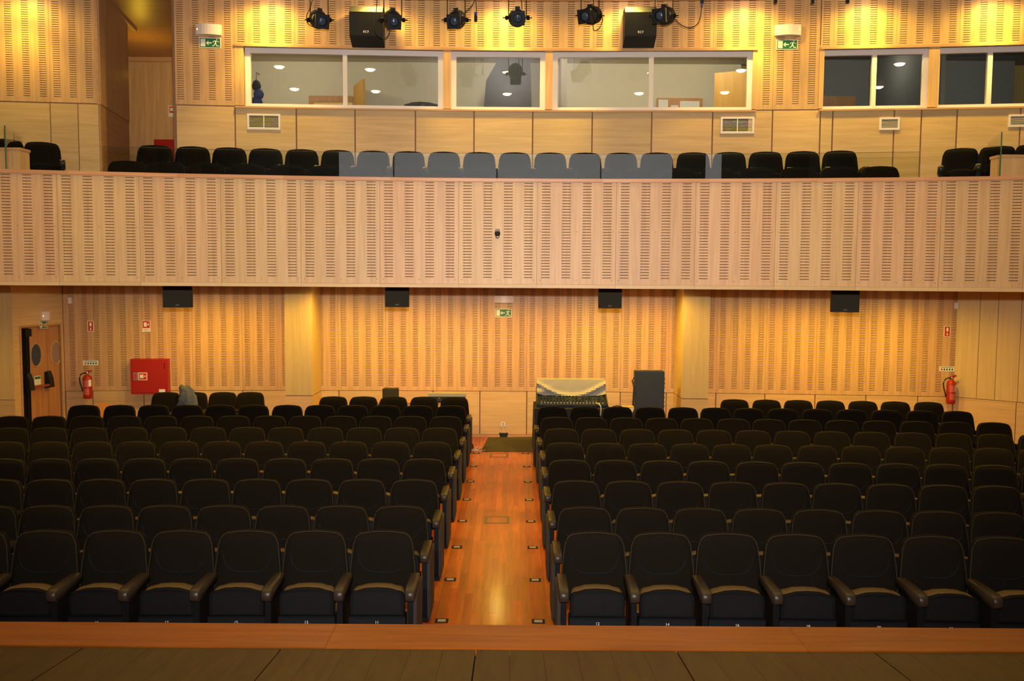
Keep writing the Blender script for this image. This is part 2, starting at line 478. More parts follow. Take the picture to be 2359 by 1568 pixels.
# ------------------------------------------------------------------ lower back wall
wb = MB(); arc_slab(wb, lin(-8.35, 8.35, 16), LOW, 0.022, 0.10, 0.0, 2.80)
wall_back = struct('wall_back', wb, M['joint'], label='beech acoustic wall under the balcony')
def lowx(px, py=800): return on_arc(px, py, LOW)
def low_pt(px): p = lowx(px); return (p.x, p.y)
def low_panel(pa, pb, cols=C4):
    slot_panel(wall_back, low_pt(pa), low_pt(pb), 0.842, 2.80, cols, 0.927, 2.78)
low_panel(148, 210, [(166.8 - 148) / 62, (196.6 - 148) / 62])
lj = [210, 328, 443.6, 557.8, 668]
for a, b in zip(lj, lj[1:]): low_panel(a, b)
low_panel(668, 779.6)
lj = [779.6, 889, 997.8, 1106, 1213.9, 1322, 1430.6, 1540.6]
for a, b in zip(lj, lj[1:]): low_panel(a, b)
low_panel(1540.6, 1651.6)
lj = [1651.6, 1765, 1881, 1998.8, 2119]
for a, b in zip(lj, lj[1:]): low_panel(a, b)
low_panel(2119, 2202, [(2132 - 2119) / 83, (2164.3 - 2119) / 83, (2195.9 - 2119) / 83])
bj = [148, 211, 329, 443.6, 557.8, 668, 780, 889, 997.8, 1106, 1214.5, 1322, 1430.6, 1537, 1651.6, 1765, 1881, 1998.8, 2119, 2200]
for a, b in zip(bj, bj[1:]): flat_panel(wall_back, low_pt(a), low_pt(b), 0.05, 0.832)
bb = MB(); arc_slab(bb, lin(-8.2, 7.8, 14), LOW, -0.012, 0.02, 0.0, 0.045)
struct('baseboard_back', bb, M['trimwood'])
# side wall with the door (left), front-left wall, angled right wall
PA = at_y(33, 850, 14.48); PB = lowx(148, 850)
wl = (PB.xy - PA.xy).length; wrz = math.atan2(PB.y - PA.y, PB.x - PA.x)
def wlx(px): p = on_line(px, 850, PA, PB); return (p.xy - PA.xy).length
d0, d1, DH = wlx(50), wlx(141), 2.02
q = MB(); q.box(0, d0, 0, 0.1, 0, 2.8); q.box(d1, wl, 0, 0.1, 0, 2.8); q.box(d0, d1, 0, 0.1, DH, 2.8)
wdl = struct('wall_left_door', q, M['beech_h'], loc=(PA.x, PA.y, 0), rz=wrz)
door = sempty('door_1', 'wooden double door with portholes and panic bars', (PA.x, PA.y, 0), wrz)
dm = d0 + (wlx(113) - d0)
MB().box(d0 - .03, d0, -.012, .05, 0, DH + .03).build('door_frame', M['trimwood'], door)
MB().box(d1, d1 + .03, -.012, .05, 0, DH + .03).build('door_frame', M['trimwood'], door)
MB().box(d0, d1, -.012, .05, DH, DH + .03).build('door_frame', M['trimwood'], door)
for k, (a, b, ph) in enumerate(((d0 + .005, dm - .004, wlx(87)), (dm + .004, d1 - .005, wlx(133)))):
    lf = MB().box(a, b, .03, .075, .01, DH - .005).build('door_leaf', M['doorwood'], door)
    ring = [(ph + 0.125 * math.cos(t), 0.028, 1.53 + 0.20 * math.sin(t)) for t in [2 * PI * j / 24 for j in range(24)]]
    MB().tube(ring, 0.014, 5, closed=True).build('porthole_frame', M['trimwood'], lf)
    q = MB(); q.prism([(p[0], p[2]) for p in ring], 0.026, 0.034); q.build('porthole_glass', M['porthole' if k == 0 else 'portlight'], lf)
    ba, bb_ = (wlx(60), wlx(112)) if k == 0 else (wlx(114), wlx(137))
    if k == 0:
        bar = MB().box(ba, bb_, -.075, -.045, .985, 1.02).build('panic_bar', M['barred'], lf)
        for bxp in (wlx(64), wlx(110)):
            q = MB(); q.prism_x([(-.09, .96), (.03, .94), (.03, 1.22), (-.02, 1.24), (-.07, 1.12)], bxp - .05, bxp + .05)
            q.build('bar_housing', M['black'], lf)
        q = MB().box(wlx(56), wlx(72), .02, .035, .02, DH - .02); q.build('stile', M['blackp'], lf)
        MB().tube([(wlx(63), .0, .1), (wlx(63), .0, 1.95)], .008).build('bolt_rod', M['metalblack'], lf)
        MB().box(wlx(58), wlx(72), -.03, .02, 1.86, 1.99).build('rod_latch', M['metalblack'], lf)
        MB().box(wlx(81), wlx(96), .022, .031, 1.02, 1.17).build('notice', M['signwhite'], lf)
        MB().box(wlx(82), wlx(95), .020, .023, 1.12, 1.16).build('notice_heading', M['signgreen'], lf)
q = MB(); q.box(-3.2, -0.0, 0, 0.1, 0, 2.8)
wfl = struct('wall_left_front', q, M['joint'], loc=(PA.x, PA.y, 0))
flat_panel(wfl, (-1.3, -0.02), (0.0, -0.02), 0.84, 2.8, 0.0, mat='beech_p', name='wall_panel')
flat_panel(wfl, (-1.3, -0.02), (0.0, -0.02), 0.0, 0.83, 0.0, mat='beech_h')
flat_panel(wfl, (-2.7, -0.02), (-1.31, -0.02), 0.0, 2.8, 0.0, mat='beech_p', name='wall_panel')
RA = lowx(2201); RB = at_y(2347, 850, 15.0)
rl = (RB.xy - RA.xy).length; rrz = math.atan2(RB.y - RA.y, RB.x - RA.x)
def rlx(px): p = on_line(px, 850, RA, RB); return (p.xy - RA.xy).length
q = MB(); q.box(0, 3.7, 0.02, 0.12, 0, 2.8)
wra = struct('wall_right_angled', q, M['joint'], loc=(RA.x, RA.y, 0), rz=rrz)
for a, b in ((0, rlx(2252)), (rlx(2252), rlx(2294)), (rlx(2294), rlx(2347)), (rlx(2347), 1.75), (1.75, 2.6), (2.6, 3.6)):
    flat_panel(wra, (a, 0), (b, 0), 0.842, 2.8, 0.004, mat='beech_p', name='wall_panel')
for a, b in ((0, rlx(2345)), (rlx(2345), 2.4), (2.4, 3.6)):
    flat_panel(wra, (a, 0), (b, 0), 0.03, 0.832, 0.006)

def pillar(x0, x1, yf, lab):
    p = sempty('pillar', lab)
    MB().box(x0, x1, yf, 15.95, 0.845, 2.80).build('upper_cladding', M['beech_p'], p)
    MB().box(x0 + .01, x1 - .01, yf + .01, 15.95, 0.83, 0.845).build('shadow_gap', M['joint'], p)
    MB().box(x0, x1, yf, 15.95, 0.0, 0.83).build('base_cladding', M['beech_h'], p)
pillar(at_y(656, 800, 15.2).x, at_y(719, 800, 15.2).x, 15.2, 'pale beech-clad pillar beside the hose cabinet wall')
pillar(at_y(1573, 800, 15.15).x, at_y(1634, 800, 15.15).x, 15.15, 'pale beech-clad pillar behind the equipment rack')

# ------------------------------------------------------------------ balcony: slab, front, rail
q = MB()
xs_ = lin(-7.6, 7.6, 20)
def strip_slab(q, xs, f0, f1, z0, z1, m=0):
    for xa, xb in zip(xs, xs[1:]):
        i = len(q.v)
        q.v += [(xa, f0(xa), z0), (xb, f0(xb), z0), (xb, f1(xb), z0), (xa, f1(xa), z0), (xa, f0(xa), z1), (xb, f0(xb), z1), (xb, f1(xb), z1), (xa, f1(xa), z1)]
        for k in ((0, 3, 2, 1), (4, 5, 6, 7), (0, 1, 5, 4), (1, 2, 6, 5), (2, 3, 7, 6), (3, 0, 4, 7)):
            q.f.append(tuple(i + j for j in k)); q.m.append(m)
bal = sempty('floor_balcony', 'stepped balcony floor and soffit')
q = MB(); strip_slab(q, lin(-10.55, 10.55, 28), lambda x: arc_y(x, FAS) + .08, lambda x: 16.6, 2.80, 3.0); q.build('soffit', M['ceiling'], bal)
T2 = (11.65, 0.020)
xs_ = lin(-10.5, 10.5, 28)
q = MB(); strip_slab(q, xs_, lambda x: arc_y(x, FAS) + .08, lambda x: arc_y(x, T2), 3.0, 3.39); q.build('lower_tier', M['darkgrey'], bal)
q = MB(); strip_slab(q, xs_, lambda x: arc_y(x, T2), lambda x: 16.6, 3.0, 3.73); q.build('upper_tier', M['darkgrey'], bal)
fas = MB(); arc_slab(fas, lin(-9.2, 9.2, 36), FAS, 0.022, 0.08, 2.79, 3.92)
fascia = struct('wall_balcony_front', fas, M['joint'], label='curved beech balcony front with slotted acoustic panels')
fj = [-880, -660, -446, -242, -54, 134, 322, 509, 693, 875.3, 1056.7, 1237.4, 1419, 1601.7, 1786.5, 1974.7, 2166.3, 2362, 2560, 2764, 2974, 3190, 3410]
def fpt(px, py=530): p = on_arc(px, py, FAS); return (p.x, p.y)
for a, b in zip(fj, fj[1:]):
    slot_panel(fascia, fpt(a), fpt(b), 2.828, 3.925, C4, 2.897, 3.915)
    A, B = fpt(a), fpt(b)
    w = math.hypot(B[0] - A[0], B[1] - A[1]); rz = math.atan2(B[1] - A[1], B[0] - A[0])
    MB().box(0.001, w - .001, -0.008, 0.09, 2.787, 2.826).build('bottom_trim', M['beech_h'], fascia, (A[0], A[1], 0), rz)
cj = [-860, -600, -340, -90, 157, 410, 655, 900, 1145, 1388, 1633, 1883, 2130, 2380, 2630, 2890, 3150, 3410]
for a, b in zip(cj, cj[1:]):
    A, B = fpt(a, 415), fpt(b, 415)
    w = math.hypot(B[0] - A[0], B[1] - A[1]); rz = math.atan2(B[1] - A[1], B[0] - A[0])
    MB().prism_x([(-.018, 3.93), (-.012, 3.925), (.16, 3.925), (.16, 3.967), (-.012, 3.967), (-.018, 3.962)][::-1], 0.001, w - .001).build('cap_rail', M['railwood'], fascia, (A[0], A[1], 0), rz)
# glass balustrade
gl = thing('glass_balustrade', 'clear glass balustrade standing on the balcony rail', 'balustrade')
gj = [236, 429, 668, 907, 1145, 1384, 1624, 1864, 2118]
GA = (9.72, 0.020)
for a, b in zip(gj, gj[1:]):
    A, B = on_arc(a, 385, GA), on_arc(b, 385, GA)
    w = (B.xy - A.xy).length; rz = math.atan2(B.y - A.y, B.x - A.x)
    p = MB().box(0.006, w - .006, 0, 0.010, 3.968, 4.235).build('glass_pane', M['bglass'], gl, (A.x, A.y, 0), rz)
    MB().box(0.006, w - .006, 0.0, 0.010, 4.2352, 4.2375).build('pane_edge', M['gedge2'], p)

# ------------------------------------------------------------------ upper back wall
wub = MB(); arc_slab(wub, lin(-4.78, 10.6, 20), UPP, 0.022, 0.16, 3.6, 5.278)
arc_slab(wub, lin(-4.78, 10.6, 20), UPP, 0.022, 0.16, 6.12, ZC)
xw = on_arc(1740, 190, UPP).x; xw2 = on_arc(1893, 190, UPP).x
arc_slab(wub, lin(-4.78, on_arc(562, 190, UPP).x, 2), UPP, 0.022, 0.16, 5.278, 6.12)
arc_slab(wub, lin(xw, xw2, 2), UPP, 0.022, 0.16, 5.278, 6.12)
wall_up = struct('wall_back_upper', wub, M['joint'], label='beech wall above the balcony with booth windows')
def upt(px, py=200): p = on_arc(px, py, UPP); return (p.x, p.y)
uj = [404, 541, 680.5, 818, 955.5, 1092, 1228, 1365, 1502, 1641, 1780.5]
LOWS, HIGS, TOPS = 5.366, 6.175, 6.83
c0 = [(416 - 404) / 137, (452.4 - 404) / 137, (489 - 404) / 137, (526 - 404) / 137]
slot_panel(wall_up, upt(404), upt(541), 5.292, ZC, c0, LOWS, TOPS)
for a, b in zip(uj[1:-2], uj[2:-1]): slot_panel(wall_up, upt(a), upt(b), 6.135, ZC, C4, HIGS, TOPS)
# panel at the end of window row: three short columns over the window, one long
slot_panel(wall_up, upt(1641), upt(1741), 6.135, ZC, [(1656.7 - 1641) / 100, .517, .88], HIGS, TOPS, screws=False)
slot_panel(wall_up, upt(1741), upt(1780.5), 5.292, ZC, [(1765 - 1741) / 39.5], LOWS, TOPS, screws=False)
slot_panel(wall_up, upt(1780.5), upt(1886), 5.292, ZC, [(1796.4 - 1780.5) / 105.5, (1833 - 1780.5) / 105.5, (1869.3 - 1780.5) / 105.5], LOWS, TOPS)
slot_panel(wall_up, upt(1888), upt(1917), 6.135, ZC, [.42], HIGS, TOPS, screws=False)
for a, b in ((1917, 2061), (2061, 2205.5), (2205.5, 2351), (2351, 2496), (2496, 2642), (2642, 2790), (2790, 2940)): slot_panel(wall_up, upt(a), upt(b), 6.135, ZC, C4, HIGS, TOPS)
bj = [406, 542, 683, 818, 957, 1092, 1227, 1364, 1501, 1641, 1779, 1889, 1917.5, 2059, 2121.5, 2203.6, 2349.5, 2496, 2642, 2790, 2940]
arc_slab(wub2 := MB(), lin(on_arc(2400, 190, UPP).x, 10.6, 4), UPP, 0.0, 0.16, 5.278, 6.15); wub2.build('wall_panel', M['beech_v'], wall_up)
for a, b in zip(bj, bj[1:]): flat_panel(wall_up, upt(a, 300), upt(b, 300), 3.76, 5.276)
# wood surrounds of the windows
def up_piece(a, b, z0, z1, off, name='window_surround', mat='trimwood', th=0.02, g=0.0):
    return flat_panel(wall_up, upt(a), upt(b), z0, z1, g, th, mat, name, off)
up_piece(541, 562, 5.30, 6.17, 0.004, mat='beech_v')
up_piece(1733, 1742, 5.30, 6.17, 0.004, mat='beech_v')
up_piece(1021, 1039, 5.30, 6.17, 0.004, mat='beech_v')
up_piece(1256, 1273, 5.30, 6.17, 0.004, mat='beech_v')
up_piece(1886, 1897, 5.30, 6.17, 0.004, mat='beech_v')
up_piece(2138, 2162, 5.30, 6.17, 0.004, mat='beech_v')
for a, b in zip([541, 680, 818, 955, 1092, 1228, 1365, 1502, 1641], [680, 818, 955, 1092, 1228, 1365, 1502, 1641, 1742]):
    up_piece(a, b, 6.115, 6.15, 0.02)
    up_piece(a, b, 5.262, 5.285, 0.025)
for a, b in ((1888, 2061), (2061, 2205), (2205, 2400)):
    up_piece(a, b, 6.115, 6.15, 0.02); up_piece(a, b, 5.262, 5.285, 0.025)
cor = MB(); arc_slab(cor, lin(-4.85, 10.6, 20), UPP, -0.06, 0.02, 6.80, ZC)
arc_slab(cor, lin(-4.85, 10.6, 20), UPP, -0.09, 0.0, 6.835, ZC)
struct('trim_1', cor, M['trimwood'])
# windows
def window(n, pxa, pxb, divs, label, left=True, right=True):
    A, B = on_arc(pxa, 190, (12.92, 0.0105)), on_arc(pxb, 190, (12.92, 0.0105))
    w = (B.xy - A.xy).length; rz = math.atan2(B.y - A.y, B.x - A.x)
    wn = sempty('window_%d' % n, label, (A.x, A.y, 0), rz)
    z0, z1, t = 5.283, 6.115, 0.075
    MB().box(0, w, 0, .06, z1 - t, z1).build('frame_head', M['white'], wn)
    MB().box(0, w, 0, .06, z0, z0 + t * .75).build('frame_sill', M['white'], wn)
    xs = [0.0] + [(on_line(d, 190, A, B).xy - A.xy).length for d in divs] + [w]
    tl = t if left else 0.02
    MB().box(0, tl, -.002, .062, z0, z1).build('frame_jamb', M['white'], wn)
    MB().box(w - t, w, -.002, .062, z0, z1).build('frame_jamb', M['white'], wn)
    for x in xs[1:-1]: MB().box(x - t * .42, x + t * .42, -.004, .064, z0, z1).build('mullion', M['white'], wn)
    for a, b in zip(xs, xs[1:]):
        MB().box(a + .02, b - .02, .028, .036, z0 + .03, z1 - .03).build('glass_pane', M['glass'], wn)
    return wn
window(1, 565, 1021, [795], 'white-framed two-pane booth window over the projector')
window(2, 1039, 1256, [], 'white-framed single-pane booth window')
window(3, 1273, 1733, [1500], 'white-framed two-pane booth window with a noticeboard behind')
window(4, 1894, 2138, [2013], 'white-framed window of the dark booth', left=False)
window(5, 2160, 2398, [2279], 'white-framed window of the dark end booth', left=False)

# upper left: slotted wall, return, corridor
UA, UB = at_y(-60, 200, 12.42), at_y(226, 200, 12.6)
q = MB(); wlen = (UB.xy - UA.xy).length; urz = math.atan2(UB.y - UA.y, UB.x - UA.x)
q.box(-1.6, wlen, 0.022, 0.12, 3.0, ZC)
wul = struct('wall_left_upper', q, M['joint'], loc=(UA.x, UA.y, 0), rz=urz, label='slotted beech wall above the balcony corner')
def ulx(px): p = on_line(px, 200, UA, UB); return (p.xy - UA.xy).length * (1 if p.x > UA.x else -1)
slot_panel(wul, (ulx(-32), 0), (ulx(116), 0), 5.292, ZC, C4, LOWS, TOPS)
slot_panel(wul, (ulx(116), 0), (wlen - .02, 0), 5.292, ZC, [(131.6 - 116) / 107, (169 - 116) / 107, (206 - 116) / 107], LOWS, TOPS)
MB().box(wlen - .02, wlen + .015, -.006, .12, 5.28, ZC).build('corner_post', M['trimwood'], wul)
for a, b in ((ulx(-30), ulx(114)), (ulx(114), ulx(178)), (ulx(178), wlen)): flat_panel(wul, (a, 0), (b, 0), 3.74, 5.276, 0.006)
RT0, RT1 = at_y(232, 200, 12.62), at_y(297, 200, 14.07)
q = MB(); ln = (RT1.xy - RT0.xy).length; rrz2 = math.atan2(RT1.y - RT0.y, RT1.x - RT0.x)
q.box(0, ln, 0.03, 0.1, 3.7, ZC)
wre = struct('wall_left_return', q, M['joint'], loc=(RT0.x, RT0.y, 0), rz=rrz2)
flat_panel(wre, (0, 0), (ln, 0), 5.285, ZC - .06, 0.0, 0.03, 'beech_v', 'wall_panel')
flat_panel(wre, (0, 0.012), (ln, 0.012), 3.73, 5.28, 0.0, 0.018, 'trimwood', 'base_panel')
MB().box(-.05, ln + .45, -.03, .04, ZC - .06, ZC).build('cornice', M['trimwood'], wre)
q = MB(); q.box(-8.2, -4.9, 16.45, 16.55, 3.7, ZC)
wcr = struct('wall_corridor', q, M['beech_v'])
MB().box(-8.2, -4.9, 16.40, 16.45, ZC - .08, ZC).build('cornice', M['trimwood'], wcr)
MB().box(-4.80, -4.74, 12.70, 16.5, 3.7, ZC).build('corridor_side', M['beech_v'], wcr)
MB().box(-8.3, -8.2, 14.0, 16.5, 3.7, ZC).build('corridor_side', M['beech_v'], wcr)

# ------------------------------------------------------------------ booths behind the windows
bth = sempty('wall_booth', 'cream walls of the lit control booths')
def bpt(px, Y): return at_y(px, 190, Y).x
xa, x12, x23, xb_, xe = -4.70, bpt(1030, 13.2), bpt(1264, 13.2), bpt(1880, 13.2), 8.6
def wbox(name, x0, x1, y0, y1, z0, z1, mat, par=bth): return MB().box(x0, x1, y0, y1, z0, z1).build(name, M[mat], par)
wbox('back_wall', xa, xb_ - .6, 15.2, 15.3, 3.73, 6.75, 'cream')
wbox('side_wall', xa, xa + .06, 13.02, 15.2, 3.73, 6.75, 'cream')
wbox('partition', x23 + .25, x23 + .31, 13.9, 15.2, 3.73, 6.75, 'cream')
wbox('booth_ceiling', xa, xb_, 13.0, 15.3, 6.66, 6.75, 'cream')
bulk = wbox('bulkhead', xa + .06, xb_, 14.2, 15.2, 6.50, 6.66, 'cream')
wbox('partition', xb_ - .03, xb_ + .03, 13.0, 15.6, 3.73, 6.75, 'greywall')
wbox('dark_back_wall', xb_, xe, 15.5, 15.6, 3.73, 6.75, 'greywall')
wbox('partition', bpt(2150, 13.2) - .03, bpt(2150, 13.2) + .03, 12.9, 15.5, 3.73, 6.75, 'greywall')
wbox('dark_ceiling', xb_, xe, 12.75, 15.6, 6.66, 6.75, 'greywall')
wbox('door_leaf_dark', bpt(1897, 15.3), bpt(1975, 15.3), 15.35, 15.40, 3.73, 6.02, 'doorwood')
for (px, Y) in ((655, 13.9), (1150, 13.9), (1400, 13.8), (1620, 13.9)):
    p = at_y(px, 100, Y)
    t = thing('booth_ceiling_lamp', 'round ceiling lamp inside the %s booth' % {655: 'projector', 1150: 'middle', 1400: 'glazed', 1620: 'noticeboard'}[px], 'lamp', (p.x, Y, 6.66 if Y < 14.2 else 6.5))
    MB().lathe([(.09, -.02), (.10, 0)], 20).build('lamp_ring', M['white'], t)
    MB().lathe([(.075, -.024), (.075, -.02)], 20).build('diffuser', M['litb'], t)
    lamp('POINT', 'booth_light', (p.x, Y, 6.45), P_BOOTH, (1.0, 0.86, 0.62), size=0.08)
for px in (2010, 2280):
    p = at_y(px, 100, 14.2)
    lamp('POINT', 'dark_booth_fill', (p.x, 14.2, 6.3), 7, (1.0, 0.9, 0.75), size=0.1)  # unseen fill added to lift the dark booths
lamp('POINT', 'corridor_fill', (-6.2, 15.0, 6.2), 13, WARM, size=0.1)  # fill with no visible fitting, added to brighten corridor ceiling and wall
# doorway and doors in booths
dw = sempty('door_2', 'open doorway at the back of the projector booth')
zt = at_y(750, 222, 15.2).z
x0, x1 = bpt(712, 15.18), bpt(812, 15.18)
wbox('door_frame', x0, x1, 15.14, 15.19, zt - .10, zt, 'doorwood', dw)
wbox('door_frame', x0, x0 + .08, 15.14, 15.19, 3.73, zt - .10, 'doorwood', dw)
wbox('lit_recess', x0 + .08, x1, 15.16, 15.195, 3.73, zt - .10, 'litwall', dw)  # flat panel coloured like the lit room beyond
q = MB(); q.box(0, .62, 0, .04, 3.73, zt + .16); q.build('door_leaf', M['orangewood'], dw, (x1 + .02, 15.15, 0), rz=-1.15)
dw = sempty('door_3', 'open wooden door at the back of the noticeboard booth')
x0 = bpt(1646, 14.6)
q = MB(); q.box(0, .75, 0, .04, 3.73, 6.22); q.build('door_leaf', M['orangewood'], dw, (x0, 14.6, 0), rz=-0.45)
nb = thing('noticeboard', 'brown pinboard with papers on the booth wall behind the window', 'noticeboard', (bpt(1567, 15.15), 15.14, at_y(1567, 226, 15.15).z))
MB().box(-.38, .38, 0, .04, -.45, 0).build('board', M['doorwood'], nb)
for (a, b, t0) in ((-.36, -.20, -.03), (.0, .33, -.05), (-.15, -.03, -.12)):
    MB().box(a, b, -.006, 0, t0 - .25, t0).build('paper_sheet', M['paper'], nb)
pj = thing('projector', 'black video projector behind the first booth window', 'projector', (bpt(971, 13.5), 13.5, at_y(971, 252, 13.5).z - .02))
q = MB(); o = [(-.26, 0), (.26, 0), (.26, .09), (.12, .125), (-.02, .135), (-.14, .125), (-.26, .09)]
q.prism(o, 0, .4); q.build('housing', M['black'], pj)
MB().lathe([(.065, -.03), (.075, 0), (.06, .01)][::-1], 18, (.02, 0, .05), 'y').build('lens_barrel', M['metalblack'], pj)
MB().lathe([(.045, -.034), (.045, -.03)][::-1], 18, (.02, 0, .05), 'y').build('lens', M['lens'], pj)
MB().box(-.5, .6, -.15, .6, -1.6, -.002).build('stand', M['greywall'], pj)
cl = thing('hanging_clothes', 'blue clothes hanging at the edge of the first booth window', 'clothes', (bpt(590, 13.4), 13.42, 5.3))
for k, (dx, dz, r) in enumerate(((0, .42, .07), (.03, .3, .08), (0, .18, .09), (.04, .06, .09))):
    q = MB(); q.lathe([(.01, -.08), (r * .8, -.05), (r, 0), (r * .7, .06), (.01, .09)], 10, (dx, 0, dz))
    q.build('garment', M['bluec' if k else 'darkgrey'], cl, smooth=True)
MB().tube([(0, 0, .52), (0, 0, .62), (0.0, .15, .62)], .008).build('hook', M['steel'], cl)
# grey draped curtain shape behind window 2
q = MB(); Yc = 14.6
outl = [(1113, 262), (1225, 262), (1222, 150), (1221, 120), (1160, 120), (1140, 150), (1120, 185)]
pts = [at_y(a, b, Yc) for a, b in outl]
q.prism([(p.x, p.z) for p in pts], Yc, Yc + .06); cu = q.build('blackout_curtain', M['darkgrey']); tag(cu, 'dark grey blackout drape behind the middle booth window', 'curtain')

# ------------------------------------------------------------------ downlights
def downlight(p, label, group, power, spill=0.0, target=None, ang=115, blend=0.35, col=WARM, flat=False, spang=150, mesh_cache={}):
    t = thing('downlight', label, 'light', p, 0, group)
    if 'a' not in mesh_cache:
        mesh_cache['a'] = MB().lathe([(.100, -.006), (.118, -.008), (.126, 0), (.100, 0)], 20, cap=False).mesh('trim_ring', M['white'])
        mesh_cache['b'] = MB().lathe([(.02, -.045), (.06, -.038), (.085, -.020), (.098, -.006)], 20).mesh('lit_disc', M['lit'])
    if 'c' not in mesh_cache:
        mesh_cache['c'] = MB().lathe([(.09, -.003), (.098, -.002)], 20).mesh('lit_disc', M['lit'])
    link('trim_ring', mesh_cache['a'], t); link('lit_disc', mesh_cache['c' if flat else 'b'], t)
    lamp('SPOT', 'downlight_beam', (p[0], p[1], p[2] - .065), power, col, target or (p[0], p[1], 0), 0.05, ang, blend)
    if spill: lamp('SPOT', 'downlight_spill', (p[0], p[1], p[2] - .065), power * spill, col, (p[0], p[1], 0), 0.05, spang, 0.6)
WX = [62, 625, 872, 1160, 1440, 1712, 1990, 2280]
WW = ['over the upper corner wall', 'beside the first spotlight', 'over the speaker beside the second spotlight', 'over the middle spotlight', 'over the speaker beside the fifth spotlight',
      'between the last spotlight and the exit sign', 'over the first dark booth window', 'over the end booth window']
for k, px in enumerate(WX):
    p = on_arc(px, 60, UPP) if k else at_y(px, 60, 12.5)
    downlight((p.x, p.y - .42, ZC - .001), 'recessed ceiling downlight washing the upper wall %s' % WW[k], 'downlights along the upper wall', P_WASH * (0.6 if k == 0 else 1), spill=0.6, spang=170, target=(p.x, p.y - .10, 0), ang=84, blend=.6, col=WASHC)
UX = [290, 455, 575, 800, 965, 1150, 1335, 1490, 1745, 1885, 2060]
UWs = ['above the hose cabinet', 'above the draped jacket', 'short of the first pillar', 'just past the first pillar', 'above the small monitor', 'above the aisle end', 'above the mixing desk', 'above the equipment rack', 'just past the second pillar', 'over the empty wall', 'near the end extinguisher']
for k, px in enumerate(UX):
    p = on_arc(px, 700, LOW)
    downlight((p.x, p.y - 1.15, 2.799), 'warm downlight under the balcony %s' % UWs[k], 'downlights under the balcony', P_UNDER * (0.08 if k == 0 else 0.7 if k == 1 else 1), flat=True, spang=168, spill=1.25, target=(p.x, p.y - .75, 0), ang=108, blend=0.9)
for k, x in enumerate((-6.6, -4.4, -2.2, -0.1, 2.2, 4.4, 6.6)):
    downlight((x, 10.7 - .015 * x * x, 2.799), 'warm downlight in the balcony soffit over the rear rows, %s in its line' % ORD[k], 'downlights in the balcony soffit', P_SOFFIT, ang=140, blend=0.8, flat=True)
for x, nm in ((-8.9, 'door'), (9.0, 'far')):  # extra unseen lamps added to brighten the end walls under the balcony
    downlight((x, 12.9, 2.799), 'unseen warm downlight added to brighten the %s-side corner' % nm, 'downlights in the balcony soffit', 60, ang=150, blend=0.8, flat=True)
for j, Y in enumerate((8.5, 6.5)):
    for k, x in enumerate((-6.2, -4.0, -2.3, -0.08, 2.15, 3.95, 6.2)):
        downlight((x, Y, ZC - .001), 'house downlight over the stalls, %s of seven in the %s line' % (ORD[k], 'rear' if j == 0 else 'front'), 'house downlights over the stalls', P_HOUSE, ang=100)

# the stage screen (seen mirrored in the balustrade) with lamps added to light it
scn = thing('projection_screen', 'white projection screen on the stage behind the viewpoint', 'screen', (0, -5.4, 1.9))
MB().box(-2.55, 2.55, 0, .03, 0, 4.6).build('screen_cloth', M['screen'], scn)
MB().box(-2.65, 2.65, -.01, .05, 4.6, 4.7).build('top_batten', M['black'], scn)
for s_ in (-1, 1):  # unseen flats added so pale patches reflect at both ends of the balustrade
    wg = thing('reflector_flat', 'unseen pale flat added at the %s wing to reflect in the balcony glass' % ('door-side' if s_ < 0 else 'far'), 'scenery', (s_ * 5.4, -4.8, 1.95), 0, 'pale flats added for their reflection')
    MB().box(-.65, .65, 0, .04, 0, 4.5).build('panel', M['cover'], wg)
    MB().box(-.67, -.65, -.03, .07, 0, 4.5).build('batten', M['doorwood'], wg)
for x in (-2.5, 2.5):
    lamp('SPOT', 'screen_fill', (x, -1.2, 6.5), 1150, (0.97, 0.98, 0.94), (x * .6, -5.4, 4.2), 0.1, 95, 0.8)  # unseen spot added to make the screen bright enough to reflect

# ------------------------------------------------------------------ auditorium seats
def back_outline():
    pts = []
    W0, W1, zt, zb, r = 0.255, 0.222, 0.88, 0.40, 0.075
    pts.append((-W0 + .02, zb)); pts.append((W0 - .02, zb)); pts.append((W0, zb + .03)); pts.append((W0 - .006, 0.62)); pts.append((W1 + .008, zt - r - .02))
    for k in range(1, 6):
        a = k / 6 * PI / 2
        pts.append((W1 - r + r * math.cos(a), zt - r - .012 + r * math.sin(a)))
    for x in (.09, 0, -.09): pts.append((x, zt - .012 + .012 * (1 - (x / .15) ** 2)))
    right = pts[4:10]
    pts += [(-x, z) for x, z in reversed(right)]
    pts.append((-(W0 - .006), 0.62)); pts.append((-W0, zb + .03))
    return pts
BO = back_outline()
def ring_inset(o, d, cx=0.0, cz=0.66):
    out = []
    for x, z in o:
        v = Vector((x - cx, z - cz)); L_ = v.length
        v *= max(0.0, (L_ - d)) / L_
        out.append((cx + v.x, cz + v.y))
    return out
def lean(z): return -0.16 * (0.88 - z)
